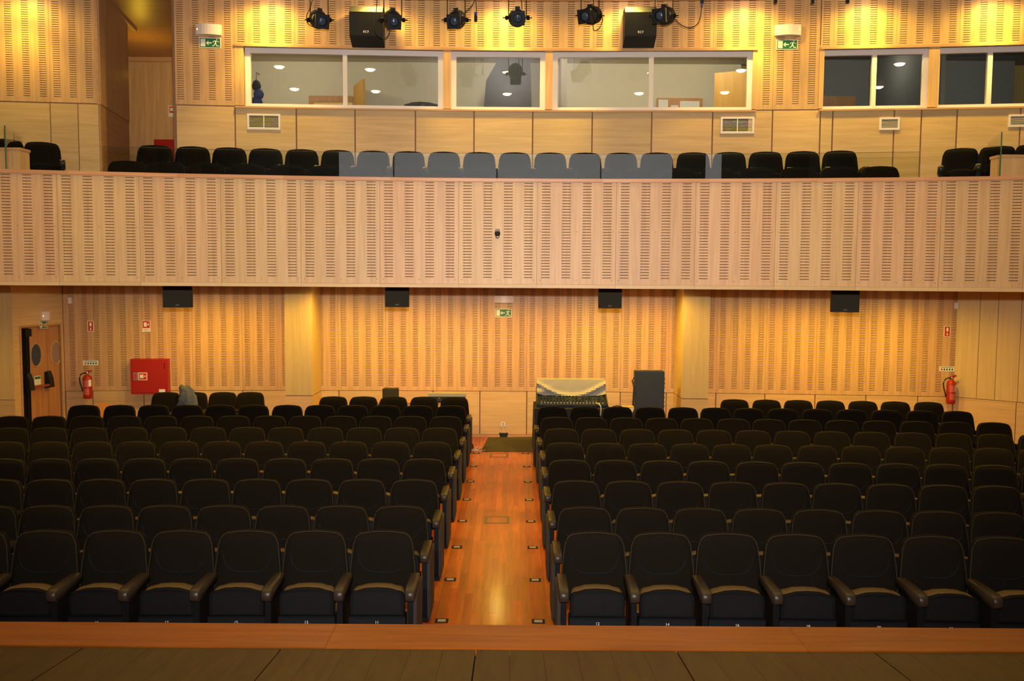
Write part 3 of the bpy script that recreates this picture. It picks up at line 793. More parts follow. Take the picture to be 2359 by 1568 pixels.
def chair_meshes(zs=1.0):
    R_ = {}
    def Z(z): return z * zs
    q = MB()
    rr = []
    for d, y in ((0.012, .075), (0.0, .055), (0.0, .012), (0.016, -.008), (0.055, -.020), (0.13, -.020)):
        rr.append([(x, y + lean(z), Z(z)) for x, z in ring_inset(BO, d)])
    q.rings(rr, 0)
    R_['backrest'] = q.mesh('backrest', M['fabric'], True)
    q = MB()
    q.tube([(x, lean(z) + .002, Z(z)) for x, z in ring_inset(BO, 0.003)], .0045, 5, 0, True)
    sm = [(-.19, .73), (-.17, .66), (-.13, .615), (-.08, .60), (0, .598), (.08, .60), (.13, .615), (.17, .66), (.19, .73)]
    q.tube([(x, lean(z) - .0195, Z(z)) for x, z in sm], .004, 4, 1)
    q.tube([(0, lean(z) - .019, Z(z)) for z in (.59, .50, .46)], .0025, 4, 1)
    R_['piping'] = q.mesh('piping', [M['rim'], M['seam']])
    # tipped-up seat: cushion with tan top edge facing up, hollow underside shell facing front
    def so(w, h, r, zb, bow):
        o = [(-w, zb), (w, zb), (w + .004, zb + h * .5)]
        for k in range(0, 5):
            a = k / 4 * PI / 2
            o.append((w - r + r * math.cos(a), zb + h - bow - r * .7 + r * .7 * math.sin(a)))
        o += [(w * .45, zb + h - bow * .25), (0, zb + h), (-w * .45, zb + h - bow * .25)]
        for k in range(4, -1, -1):
            a = k / 4 * PI / 2
            o.append((-(w - r + r * math.cos(a)), zb + h - bow - r * .7 + r * .7 * math.sin(a)))
        o.append((-w - .004, zb + h * .5))
        return o
    SO = so(.192, .275, .055, .30, .02)
    def srings(ds): return [[(x, y, Z(z)) for x, z in ring_inset(SO, d, 0, .45)] for d, y in ds]
    q = MB(); q.rings(srings(((.03, -.19), (.004, -.21), (0, -.24), (0, -.315), (.012, -.325))), 0)
    R_['seat'] = q.mesh('seat', M['seatedge'], True)
    q = MB()
    SU = so(.2, .190, .05, .385, .022)
    q.rings([[(x, y, Z(z)) for x, z in ring_inset(SU, d, 0, .49)] for d, y in ((0, -.322), (0.0, -.345), (.006, -.352))], 0)
    SI = ring_inset(SU, .028, 0, .49)
    q.rings([[(x, y, Z(z)) for x, z in SI] for y in (-.350, -.3535)], 1)
    q.box(-.205, .205, -.362, -.322, Z(.373), Z(.385), 0)
    q.box(-.207, .207, -.355, -.23, Z(.21), Z(.373), 2)
    q.box(-.175, .175, -.359, -.355, Z(.22), Z(.363), 2)
    R_['seat_shell'] = q.mesh('seat_shell', [M['blackp'], M['perf'], M['slate']])
    # arm (on the chair's right as seen, local +x) with post
    ax = 0.255
    q = MB(); w = .034
    prof = [(-.075, .60), (-.10, .605), (-.3, .612), (-.46, .614), (-.50, .606), (-.515, .578), (-.51, .545), (-.48, .525), (-.40, .535), (-.1, .535), (-.075, .545)]
    def aring(x, s): return [(x, -.24 + (y + .24) * s, Z(.57 + (z - .57) * s)) for y, z in prof]
    q.rings([aring(-w, .97), aring(-w + .007, 1.0), aring(w - .007, 1.0), aring(w, .97)], 0)
    R_['armrest'] = q.mesh('armrest', M['armp'], True)
    q = MB()
    q.prism_x([(-.42, .05), (-.13, .05), (-.12, .3), (-.11, .54), (-.45, .54), (-.46, .3)], -.021, .021, 0)
    q.v = [(x, y, Z(z)) for x, y, z in q.v]
    q.box(-.03, .03, -.45, -.10, 0, .05, 0)
    R_['post'] = q.mesh('post', M['blackp'])
    q = MB()
    q.prism_x([(-.44, .03), (-.02, .03), (.0, .3), (.03, .54), (-.45, .54), (-.465, .3)], -.012, .012, 0)
    q.v = [(x, y, Z(z)) for x, y, z in q.v]
    R_['end_panel'] = q.mesh('end_panel', M['sidep'])
    return R_
CM = {1: chair_meshes(1.075), 0: chair_meshes(1.0)}
PLATE = MB().box(-.016, .016, -.362, -.359, .350, .382).mesh('number_plate', M['slate'])
CM[2] = dict(CM[0]); _m = CM[0]['seat'].copy(); _m.materials[0] = M['fabric']; CM[2]['seat'] = _m
_m = CM[0]['piping'].copy(); _m.materials[0] = M['seam']; CM[2]['piping'] = _m
def add_chair(loc, rz, label, group, cat='seat', variant=0, arms=(1,), end=None, sx=1.0, number=None, shell=True):
    cm = CM[variant]
    t = thing('auditorium_seat', label, cat, loc, rz, group)
    if sx != 1.0: t.scale = (sx, 1, 1)
    b = link('backrest', cm['backrest'], t)
    link('piping', cm['piping'], b)
    link('seat', cm['seat'], t)
    if shell: link('seat_shell', cm['seat_shell'], t)
    for a in arms:
        link('armrest', cm['armrest'], t, (a * PITCHX / 2, 0, 0))
        link('post', cm['post'], t, (a * PITCHX / 2, 0, 0))
        if end == a:
            link('end_panel', cm['end_panel'], t, (a * (PITCHX / 2 + .034), 0, 0))
    if number:
        pl = link('number_plate', PLATE, t)
        text('numeral', number, .030, M['paper'], pl, (0, -.3625, .366))
    return t
PITCHX = 0.51
ROWS = [  # back-top distance, top pixel row, left block px from the aisle outwards, right block
 (6.71, 1235, [883, 727.5, 573, 420, 266, 106, -54, -214], [1369, 1523, 1677, 1833, 1989, 2148.5, 2309, 2470]),
 (7.70, 1176, [922, 787, 652, 516, 380, 246, 110, -25, -160], [1347, 1480, 1613, 1749, 1887, 2026, 2163, 2301, 2440]),
 (8.72, 1112, [954, 834, 712, 593, 474.6, 353, 233.7, 114, -7, -128], [1327.5, 1447, 1567, 1688, 1811.5, 1929, 2052, 2174, 2297, 2420]),
 (9.73, 1064, [977, 872, 765, 657, 547, 440, 332, 223.5, 115, 7, -102], [1312, 1418, 1525, 1632, 1744, 1849.6, 1959, 2069.5, 2180, 2293, 2406]),
 (10.75, 1024, [996, 900, 803, 707, 609, 511, 413, 313, 214, 113, 12, -90], [1301.5, 1396, 1490.6, 1589, 1685.5, 1781, 1883, 1983.6, 2085, 2186.5, 2289, 2392]),
 (11.78, 988, [1013, 926, 839, 750, 658.7, 570, 480, 389, 299, 206, 113, 24], [1293, 1380, 1468, 1556, 1644.6, 1735, 1825, 1916.5, 2008, 2103, 2198, 2294, 2392]),
 (12.76, 961, [1027, 945.6, 866, 784, 703, 621, 538, 454, 370, 287, 200, 112, 26], [1283, 1362.5, 1443, 1524, 1606, 1690, 1772, 1855, 1940, 2025.5, 2113, 2202, 2292]),
 (13.84, 937, [1039, 963, 888, 813, 736.6, 661.6, 584, 508, 431, 353.5, 275, 193], [1273, 1348, 1423, 1498, 1574, 1649, 1725, 1804, 1883.5, 1962.6, 2043.5, 2125, 2207]),
 (14.85, 917, [1047, 977, 906, 837, 767.6], [1693, 1767, 1840, 1914, 1989, 2064, 2141]),
]
RK = 0.005
seat_pos = {}
def rowname(r): return 'front row' if r == 0 else ORD[r] + ' row'
for r, (Y, py, Lp, Rp) in enumerate(ROWS):
    arc = (Y, RK)
    for side, P in (('left', Lp), ('right', Rp)):
        for i, px in enumerate(P):
            if r == 8 and side == 'right':
                where = '%s from the second pillar' % ORD[i]
            elif i == 0: where = 'aisle seat'
            else: where = '%s seat from the aisle' % ORD[i]
            p = on_arc(px, py, arc)
            seat_pos[(r, side, i)] = p
            outer = -1 if side == 'left' else 1
            arms = (outer, -outer) if i == 0 else (outer,)
            num = None
            if r == 0: num = str(11 + 2 * i if side == 'left' else 12 + 2 * i)
            lab = 'charcoal tip-up seat, %s in the %s of the %s block' % (where, rowname(r), side)
            add_chair((p.x, p.y, 0), arc_rot(p.x, arc), lab, 'stalls seats in the %s, %s block' % (rowname(r), side), variant=1 if r == 0 else 0,
                      arms=arms, end=-outer if i == 0 else None, number=num)
# four seats against the back wall
for i, px in enumerate((382, 445, 513, 576)):
    p = on_arc(px, 906, (15.42, .006))
    w = ['nearest the red hose cabinet', 'with the jacket over it', 'just beyond the jacket', 'nearest the first pillar'][i]
    add_chair((p.x, p.y, 0), arc_rot(p.x, LOW), 'charcoal tip-up seat against the back wall, ' + w, 'seats against the back wall', arms=(1, -1) if i == 0 else (1,))
    seat_pos[('w', i)] = p
# balcony rows
PITCHX = 0.525
BB = [357, 444, 529, 612, 695.4, 778, 860, 941.3, 1023, 1104.3, 1186, 1267.7, 1348, 1430.5, 1513, 1597, 1680, 1764, 1849, 1935]
BF = [293, 383, 477, 570, 663, 756, 844, 934, 1025, 1114, 1203, 1292, 1381, 1472, 1564, 1654, 1745, 1840, 1934, 2028]
for nm, P, Y, py, z in (('back', BB, 12.28, 352, 3.73), ('front', BF, 11.2, 388, 3.39)):
    arc = (Y, 0.020)
    for i, px in enumerate(P):
        p = on_arc(px, py, arc)
        add_chair((p.x, p.y, z), arc_rot(p.x, arc), 'dark balcony seat behind the glass, %s from the left in the %s row' % (ORD[i], nm),
                  'balcony seats in the %s row' % nm, arms=(1, -1) if i == 0 else (1,), sx=0.925, shell=False, variant=2)
for (px, py, Y, rz, lab) in ((97, 333, 11.62, .45, 'turned balcony seat beside the glazed stair wall at the corner'), (12, 333, 11.38, .45, 'turned balcony seat partly hidden by the glazed stair wall'),
                             (2213, 345, 11.62, -.42, 'turned balcony seat beside the far stair wall, armrest showing'), (2298, 343, 11.42, -.42, 'turned balcony seat behind the far glass screen'), (2382, 340, 11.22, -.42, 'turned balcony seat at the far picture edge')):
    p = at_y(px, py, Y)
    add_chair((p.x, p.y, 3.73), rz, lab, 'turned seats at the balcony corners', arms=(1,) if px < 1000 else (-1,), shell=False, variant=2, sx=0.9)

# glazed stair walls at the balcony ends
for sgn, pxs, lab in ((-1, (-60, 47, 15, 53), 'low beech stair wall with glass screen at the door-side balcony end'), (1, (2303, 2420, 2273, 2303), 'low beech stair wall with glass screen at the far balcony end')):
    t = thing('stair_wall', lab, 'low wall', (0, 0, 0))
    Yf = 10.3
    a, b = at_y(pxs[0], 380, Yf), at_y(pxs[1], 380, Yf)
    zt = at_y(pxs[0] if sgn > 0 else pxs[1], 346 if sgn < 0 else 362, Yf).z
    MB().box(a.x, b.x, Yf, Yf + .2, 3.39, zt).build('wall_body', M['beech_v'], t)
    MB().box(a.x - .01, b.x + .01, Yf - .01, Yf + .21, zt, zt + .03).build('cap', M['trimwood'], t)
    g0, g1 = at_y(pxs[2], 380, 10.2), at_y(pxs[3], 380, 11.0 if sgn < 0 else 10.2)
    if sgn > 0: g0 = at_y(pxs[2], 380, 11.0)
    ln = (g1.xy - g0.xy).length; rz = math.atan2(g1.y - g0.y, g1.x - g0.x)
    z1 = at_y(2300, 304, 10.2).z
    MB().box(0, ln, 0, .012, 3.92, z1).build('glass_screen', M['bglass'], t, (g0.x, g0.y, 0), rz)
    MB().box((ln if sgn > 0 else 0), (ln if sgn > 0 else 0) + .012, 0, .012, 3.92, z1).build('glass_edge', M['gedge'], t, (g0.x, g0.y, 0), rz)

# ------------------------------------------------------------------ aisle fittings
k = 0
for r in range(8):
    Yl = 7.29 + 1.0243 * r
    for sx_, nm in ((-0.577, 'left'), (0.238, 'right')):
        t = thing('row_marker', 'small inset floor marker on the %s edge of the aisle, %s from the stage' % (nm, ORD[r]), 'floor marker', (sx_, Yl, .006), 0, 'floor markers along the aisle')
        q = MB(); q.box(-.055, .055, -.045, .045, 0, .003); q.build('frame', M['blackp'], t)
        MB().box(-.034, .034, -.026, .026, .003, .005).build('plate', M['markerp'], t)
for (Y, lab) in ((10.42, 'square brass floor box in the middle of the aisle'), (14.28, 'square brass floor box in front of the brown mat')):
    x = -0.165 if Y < 12 else -0.20
    t = thing('floor_box', lab, 'floor box', (x, Y, .006), 0, 'brass floor boxes')
    q = MB(); h = .15
    q.box(-h, h, -h, -h + .03, 0, .004); q.box(-h, h, h - .03, h, 0, .004); q.box(-h, -h + .035, -h + .03, h - .03, 0, .004); q.box(h - .035, h, -h + .03, h - .03, 0, .004)
    q.build('rim', M['brass'], t)
    MB().box(-h + .036, h - .036, -h + .031, h - .031, 0, .002).build('lid', M['plank'], t)
q = MB()
q.rings([[(-.505, 14.57, .007), (.62, 14.57, .007), (.62, 15.82, .007), (-.43, 15.82, .007)],
         [(-.495, 14.58, .016), (.61, 14.58, .016), (.61, 15.80, .045), (-.42, 15.80, .025)]], 0)
tag(q.build('floor_mat', M['mat']), 'dark brown mat at the far end of the aisle', 'mat')
t = thing('power_block', 'small black power block against the wall above the brown mat', 'adapter', (at_z(1160, 1007, .05).x, 15.88, 0.0))
MB().prism([(-.07, 0.0), (.07, 0.0), (.07, .05), (.085, .09), (-.085, .09), (-.07, .05)], -.03, .03).build('body', M['black'], t)
ps = on_arc(1159, 977, LOW)
t = thing('wall_socket', 'white double wall socket above the brown mat', 'socket', (ps.x, ps.y - .001, ps.z), 0)
MB().bbox(-.04, .04, -.012, 0, -.042, .042, .008).build('plate', M['lampwhite'], t)
for dz in (-.018, .018): MB().lathe([(.013, -.014), (.013, -.011)][::-1], 12, (0, 0, dz), 'y').build('outlet', M['greyp'], t)
q = MB(); q.tube([(ps.x, ps.y - .02, ps.z - .02), (ps.x + .005, ps.y - .03, ps.z - .10), (ps.x + .02, ps.y - .03, ps.z - .2), (ps.x + .02, 15.88, .095)], .004, 6)
tag(q.build('extension_lead', M['wcable']), 'thin white cord from the wall socket to the power block', 'cord')
q = MB(); base = at_z(1094, 1034, .01)
q.tube([base + Vector(v) for v in ((0, 0, .0), (.04, .05, .03), (.10, .08, .01), (.05, -.08, .005), (-.05, -.12, .005), (.12, -.2, .005), (.18, -.1, .005))], .006, 6)
tag(q.build('loose_cable', M['wcable']), 'loose pale cable on the floor by the last aisle seats', 'cable')
t = thing('floor_plug', 'small black plug lying beside the loose pale cable', 'plug', base + Vector((-.06, .05, .0)))
MB().lathe([(.02, -.01), (.035, .0), (.035, .05), (.015, .08)], 10, (0, 0, .01)).build('body', M['black'], t)

# ------------------------------------------------------------------ signs, emergency lights, fire gear
def frame_at(px, py, arc=UPP, off=0.0, line=None):
    if line:
        p = on_line(px, py, *line); rz = math.atan2(line[1].y - line[0].y, line[1].x - line[0].x)
    else:
        p = on_arc(px, py, arc); rz = arc_rot(p.x, arc)
    n = Vector((math.sin(rz), -math.cos(rz), 0))
    return p + n * (off + .001), rz
def man(q, cx, cz, s, y, m):
    def poly(pts): q.prism([(cx + a * s, cz + b * s) for a, b in pts], y, y + .001, m)
    poly([(.04, .36), (.10, .30), (.16, .36), (.10, .43)])                    # head
    poly([(-.02, .24), (.10, .26), (.04, -.06), (-.10, -.06)])                # trunk
    poly([(.08, .26), (.10, .20), (.26, .10), (.34, .14), (.33, .18), (.26, .16)])
    poly([(-.02, .24), (-.20, .22), (-.26, .08), (-.22, .06), (-.16, .16), (-.02, .17)])
    poly([(-.10, -.04), (.0, -.04), (-.10, -.22), (-.30, -.30), (-.32, -.24), (-.16, -.16)])
    poly([(-.02, -.06), (.06, -.04), (.14, -.22), (.34, -.22), (.34, -.28), (.10, -.30)])
def exit_sign(pxc, pyc, wpx, hpx, Y, lab, arc=UPP, line=None, wm=None):
    p, rz = frame_at(pxc, pyc, arc, line=line)
    w = (wm or wpx * Y / F) / 2; h = hpx * Y / F / 2
    t = thing('exit_sign', lab, 'sign', p, rz, 'green running-man exit signs')
    MB().box(-w, w, -.006, 0, -h, h).build('plate', M['signwhite'], t)
    MB().box(-w * .93, w * .93, -.0072, -.006, -h * .86, h * .86).build('green_field', M['signgreen'], t)
    q = MB()
    q.box(-w * .86, -w * .42, -.0085, -.0072, -h * .72, h * .72)
    q.prism([(-w * .36, 0), (-w * .16, -h * .45), (-w * .10, -h * .32), (-w * .2, -h * .1), (w * .15, -h * .1), (w * .15, h * .1), (-w * .2, h * .1), (-w * .10, h * .32), (-w * .16, h * .45)], -.0085, -.0072)
    man(q, w * .52, -h * .05, h * 2.1, -.0085, 0)
    q.build('pictogram', M['signwhite'], t)
def em_light(pxc, pyc, wpx, hpx, Y, lab, arc=UPP, line=None, leds=(-1, 1), wm=None):
    p, rz = frame_at(pxc, pyc, arc, line=line)
    w = (wm or wpx * Y / F) / 2; h = hpx * Y / F / 2
    t = thing('emergency_light', lab, 'emergency light', p, rz, 'white emergency lights over exit signs')
    q = MB(); n = 8; o = []
    for k in range(n + 1):
        x = -w + 2 * w * k / n; o.append((x, -.04 - .045 * (1 - (x / w) ** 2)))
    xy = [(w, 0), (-w, 0)] + o
    q.prism_z(xy, -h, h); q.build('housing', M['lampwhite'], t, smooth=False)
    for s_ in leds: MB().lathe([(.008, -.056), (.008, -.05)][::-1], 10, (s_ * w * .86, 0, 0), 'y').build('pilot_lamp', M['led'], t)
em_light(482, 70, 56, 23, 12.66, 'white emergency light on the slotted wall beside the corridor opening')
exit_sign(484, 99, 48, 23, 12.66, 'green exit sign on the slotted wall beside the corridor opening')
em_light(1814, 71, 57, 23, 12.75, 'white emergency light on the slotted wall before the dark booth windows', leds=(1,))
exit_sign(1813, 103, 47, 22, 12.75, 'green exit sign on the slotted wall before the dark booth windows')
em_light(1161, 689, 44, 16, 16, 'white emergency light under the balcony in line with the aisle', LOW, leds=())
exit_sign(1160, 720.5, 38, 19, 16, 'green exit sign under the balcony in line with the aisle', LOW)
em_light(102, 727, 0, 20, 15, 'white emergency light above the porthole double door', line=(PA, PB), leds=(-1,), wm=.20)
exit_sign(100, 748, 0, 18, 15, 'green exit sign above the porthole double door', line=(PA, PB), wm=.19)

def hose_sign(px, py, w, h, lab, arc=LOW, line=None, extra=True, Yp=None):
    p, rz = frame_at(px, py, arc, line=line)
    t = thing('fire_hose_sign', lab, 'sign', p, rz, 'red fire equipment signs')
    MB().box(-w / 2, w / 2, -.004, 0, -h / 2, h / 2).build('plate', M['signwhite'], t)
    f = h * .62 if extra else h * .86
    z1 = h / 2 - w * .06; z0 = z1 - f
    MB().box(-w * .43, w * .43, -.0055, -.004, z0, z1).build('red_field', M['signred'], t)
    q = MB(); c = (z0 + z1) / 2
    q.box(-w * .28, w * .08, -.007, -.0055, c - f * .30, c + f * .30)
    q.prism([(w * .12, c), (w * .24, c - f * .16), (w * .36, c), (w * .24, c + f * .16)], -.007, -.0055)
    q.build('pictogram', M['signwhite'], t)
    if extra:
        text('lettering', 'FOGO', h * .17, M['signred'], t, (0, -.0045, -h * .34))
hose_sign(337, 751, .145, .20, 'red and cream fire hose sign above the red hose cabinet')
cp = at_y(398, 256, 16.44)
t = thing('fire_hose_sign', 'fire hose sign at the end of the upper corridor', 'sign', (cp.x, 16.439, cp.z), 0, 'red fire equipment signs')
MB().box(-.075, .075, -.004, 0, -.1, .1).build('plate', M['signwhite'], t)
MB().box(-.06, .06, -.006, -.004, -.03, .085).build('red_field', M['signred'], t)
MB().box(-.045, .01, -.0075, -.006, 0, .06).build('pictogram', M['signwhite'], t)
def ext_sign(px, py, lab):
    p, rz = frame_at(px, py, LOW)
    t = thing('extinguisher_sign', lab, 'sign', p, rz, 'red fire equipment signs')
    w, h = .055, .095
    MB().box(-w, w, -.004, 0, -h, h).build('plate', M['signwhite'], t)
    MB().box(-w * .8, w * .8, -.0055, -.004, -h * .9, h * .9).build('red_field', M['signred'], t)
    q = MB(); q.bbox(-.018, .018, -.007, -.0055, .0, .065, .006); q.prism([(-.02, -.05), (0, -.075), (.02, -.05), (.006, -.05), (.006, -.02), (-.006, -.02), (-.006, -.05)], -.007, -.0055)
    q.build('pictogram', M['signwhite'], t)
ext_sign(209, 751, 'tall red extinguisher sign on the door side of the back wall')
ext_sign(2182, 763, 'tall red extinguisher sign at the far end of the back wall')
def info_sign(px, py, lab):
    p, rz = frame_at(px, py, LOW)
    t = thing('instruction_plate', lab, 'sign', p, rz, 'extinguisher instruction plates')
    MB().box(-.13, .13, -.004, 0, -.045, .045).build('plate', M['signwhite'], t)
    MB().box(-.11, .11, -.005, -.004, .022, .034).build('heading', M['greyp'], t)
    for k in range(5):
        q = MB(); q.bbox(-.10 + k * .045, -.075 + k * .045, -.0055, -.004, -.03, .005, .006)
        q.build('symbol', M['signred' if k == 0 else 'signgreen'], t)
info_sign(209, 835, 'small instruction plate above the door-side extinguisher')
info_sign(2181, 849, 'small instruction plate above the far extinguisher')
def extinguisher(px, ptop, pbot, lab):
    p = on_arc(px, pbot, LOW); rz = arc_rot(p.x, LOW)
    pt = on_arc(px, ptop, LOW)
    n = Vector((math.sin(rz), -math.cos(rz), 0))
    H_ = (pt.z - p.z) * .97
    t = thing('fire_extinguisher', lab, 'fire extinguisher', p + n * .11, rz, 'red fire extinguishers')
    R_ = .077
    MB().lathe([(.0, 0), (R_ * .9, 0), (R_, .02), (R_, H_ * .74), (R_ * .8, H_ * .80), (R_ * .35, H_ * .84), (R_ * .3, H_ * .88)], 24).build('cylinder', M['red'], t, smooth=True)
    MB().lathe([(.018, 0), (.022, .02), (.02, .045)], 12, (0, 0, H_ * .87)).build('valve', M['steel'], t)
    q = MB(); q.prism([(-.03, H_ * .92), (.03, H_ * .93), (.09, H_ * .97), (.085, H_ * .99), (.0, H_ * .96), (-.03, H_ * .95)], -.012, .012)
    q.prism([(-.01, H_ * .95), (.08, H_ * 1.01), (.075, H_ * 1.03), (-.02, H_ * .98)], -.01, .01)
    q.build('lever', M['red'], t)
    hp = [(-.01, -.01, H_ * .9), (-.06, -.01, H_ * .915), (-.11, -.01, H_ * .86), (-.135, 0, H_ * .72), (-.125, 0, H_ * .55), (-.10, 0, H_ * .38), (-.085, 0, H_ * .25)]
    MB().tube(hp, .011, 8).build('hose', M['black'], t, smooth=True)
    lb = []
    q = MB()
    for a0, a1, z0, z1, m in ((-2.3, -1.0, .42, .66, 0), (-1.0, -.3, .44, .68, 1), (-2.2, -.9, .14, .36, 0)):
        N = 6
        for k in range(N):
            a, b = a0 + (a1 - a0) * k / N, a0 + (a1 - a0) * (k + 1) / N; r2 = R_ + .001
            q.face([(r2 * math.cos(a), r2 * math.sin(a), H_ * z0), (r2 * math.cos(b), r2 * math.sin(b), H_ * z0), (r2 * math.cos(b), r2 * math.sin(b), H_ * z1), (r2 * math.cos(a), r2 * math.sin(a), H_ * z1)], m)
    q.build('label', [M['pinklabel'], M['paper']], t)
    MB().box(-.03, .03, R_ - .01, .11, H_ * .7, H_ * .78).build('bracket', M['steel'], t)
M['pinklabel'] = plain('faded_red_label', (0.50, 0.10, 0.07), 0.5, noise=0.35, nscale=90)
extinguisher(208, 850, 915, 'red fire extinguisher beside the hose cabinet')
extinguisher(2184, 861, 927, 'red fire extinguisher at the far end of the back wall')
# red hose cabinet
a, b = on_arc(293, 864, LOW), on_arc(381, 864, LOW)
zt, zb = on_arc(337, 824, LOW).z, on_arc(337, 905, LOW).z
t = thing('hose_cabinet', 'large square red fire hose cabinet on the back wall', 'cabinet', ((a.x + b.x) / 2 * .985, (a.y + b.y) / 2 - .001, zb), arc_rot(a.x, LOW))
w = (b.x - a.x) / 2 * .97; h = (zt - zb) * .985
MB().box(-w, w, -.14, 0, 0, h).build('case', M['red'], t)
dr = MB().bbox(-w + .028, w - .028, -.146, -.14, .028, h - .028, .006).build('door', M['red'], t)
MB().bbox(-w + .05, -w + .135, -.150, -.146, h * .40, h * .62, .008).build('handle_plate', M['greyp'], dr)
MB().bbox(-w + .065, -w + .11, -.152, -.150, h * .43, h * .59, .014).build('handle_window', M['signred'], dr)
MB().bbox(-w + .135, -w + .29, -.150, -.146, h * .40, h * .62, .006).build('sticker', M['signwhite'], dr)
MB().box(-w + .148, -w + .277, -.152, -.150, h * .42, h * .60).build('sticker_field', M['signred'], dr)
MB().box(-w + .165, -w + .225, -.154, -.152, h * .46, h * .56).build('sticker_symbol', M['signwhite'], dr)
MB().lathe([(.014, -.154), (.014, -.152)][::-1], 10, (-w + .252, 0, h * .515), 'y').build('sticker_arrow', M['signwhite'], dr)
MB().box(w - .155, w - .05, -.149, -.146, .035, .088).build('maker_plate', M['paper'], dr)
MB().box(w - .06, w - .05, -.148, -.146, h * .72, h * .9).build('hinge', M['blackp'], dr)
# upper corridor red cabinet
a, b = at_y(355, 345, 16.3), at_y(432, 345, 16.3)
t = thing('hose_cabinet', 'red fire hose cabinet at the end of the upper corridor', 'cabinet', ((a.x + b.x) / 2, 16.44, at_y(380, 396, 16.3).z))
h = at_y(380, 321, 16.3).z - at_y(380, 396, 16.3).z; w = (b.x - a.x) / 2
MB().box(-w, w, -.14, 0, 0, h).build('case', M['red'], t)
MB().box(-w + .03, w - .03, -.145, -.14, .03, h - .03).build('door', M['red'], t)
# small white boxes on the lower wall
for px, py, lab in ((163, 692, 'small white sensor box high on the wall by the door'), (2201, 704, 'small white sensor box high at the far wall corner')):
    p, rz = frame_at(px, py, LOW)
    t = thing('wall_sensor', lab, 'sensor', p, rz, 'white wall sensors')
    MB().bbox(-.03, .03, -.05, 0, -.055, .055, .01).build('case', M['lampwhite'], t)
    MB().box(-.02, .02, -.053, -.05, -.04, .0).build('window', M['white'], t)
# vents
def vent(pxa, pxb, pya, pyb, lab, split=True):
    p, rz = frame_at((pxa + pxb) / 2, (pya + pyb) / 2, UPP)
    w = (pxb - pxa) * p.y / F / 2; h = (pyb - pya) * p.y / F / 2
    t = thing('air_vent', lab, 'vent', p, rz, 'white air vents below the booth windows')
    fr = .026
    q = MB(); q.box(-w, w, -.012, 0, h - fr, h); q.box(-w, w, -.012, 0, -h, -h + fr); q.box(-w, -w + fr, -.012, 0, -h + fr, h - fr); q.box(w - fr, w, -.012, 0, -h + fr, h - fr)
    if split: q.box(-.006, .006, -.011, 0, -h + fr, h - fr)
    q.build('frame', M['white'], t)
    MB().box(-w + fr, w - fr, -.001, 0, -h + fr, h - fr).build('backing', M['trimdark'], t)
    n = 9; hh = 2 * (h - fr)
    sm = MB().prism_x([(-.008, .0), (-.002, .004), (-.002, .006), (-.008, .002)], -w + fr, w - fr).mesh('slat', M['white'])
    for k in range(n): link('slat', sm, t, (0, 0, -h + fr + hh * (k + .2) / n))
vent(571, 645, 263, 298, 'white slatted vent under the first booth window')
vent(1661, 1736, 270, 307, 'white slatted vent under the end of the noticeboard booth window')
vent(2027, 2071, 271, 299, 'small white vent under the first dark booth window', False)
vent(2325, 2376, 264, 292, 'small white vent under the end booth window', False)
# little camera on the balcony front
p, rz = frame_at(1146, 540, FAS)
t = thing('dome_camera', 'small dark camera mounted on the balcony front', 'camera', p, rz)
MB().bbox(-.026, .026, -.03, 0, .02, .058, .008).build('bracket', M['brass'], t)
MB().lathe([(.02, -.03), (.03, -.01), (.028, .02)], 14, (0, -.035, .01)).build('body', M['black'], t, smooth=True)
MB().lathe([(.004, -.056), (.018, -.048), (.024, -.03)], 14, (0, -.035, .01)).build('dome', M['steel'], t, smooth=True)

# ------------------------------------------------------------------ loudspeakers
def speaker_up(pxa, pxb, lab):
    p = on_arc((pxa + pxb) / 2, 55, UPP); rz = arc_rot(p.x, UPP)
    w = (pxb - pxa) * 12.35 / F / 2
    zt, zb = at_y((pxa + pxb) / 2, 14, 12.5).z, at_y((pxa + pxb) / 2, 97, 12.45).z
    t = thing('wall_speaker', lab, 'loudspeaker', (p.x, p.y, zb), rz, 'black loudspeakers on the upper wall')
    H_ = zt - zb
    prof = [(-.10, 0), (-.36, .085), (-.40, H_ * .80), (-.30, H_), (-.06, H_), (-.06, 0.0)]
    MB().prism_x(prof[::-1], -w, w).build('cabinet', M['spk'], t)
    g = MB(); g.rings([[(-w * .96, -.362, .095), (w * .96, -.362, .095), (w * .96, -.402, H_ * .79), (-w * .96, -.402, H_ * .79)],
                       [(-w * .96, -.370, .095), (w * .96, -.370, .095), (w * .96, -.410, H_ * .79), (-w * .96, -.410, H_ * .79)]][::-1], 0)
    gr = g.build('grille', M['grille'], t)
    text('emblem', 'RCF', .045, M['paper'], gr, (0, -.378, .135))
    MB().box(-.06, .06, -.07, 0.0, H_ * .3, H_ * .6).build('wall_bracket', M['metalblack'], t)
speaker_up(813, 888, 'large black loudspeaker between the first two spotlights')
speaker_up(1434, 1506, 'large black loudspeaker between the last two spotlights')
def speaker_lo(pxa, pxb, pyb, rz, lab):
    Y = 11.8
    p = at_y((pxa + pxb) / 2, pyb, Y); w = (pxb - pxa) * Y / F / 2 * .96
    t = thing('soffit_speaker', lab, 'loudspeaker', (p.x, Y, p.z), rz, 'black loudspeakers hung under the balcony')
    H_ = 2.80 - p.z - .012
    MB().prism_z([(-w, 0), (w, 0), (w * .82, .26), (-w * .82, .26)], 0, H_).build('cabinet', M['spk'], t)
    gr = MB().box(-w * .96, w * .96, -.008, 0, .012, H_ - .01).build('grille', M['grille'], t)
    text('emblem', 'RCF', .026, M['cover'], gr, (0, -.009, .03))
    MB().box(-.05, .05, .08, .16, H_, H_ + .012).build('ceiling_bracket', M['metalblack'], t)
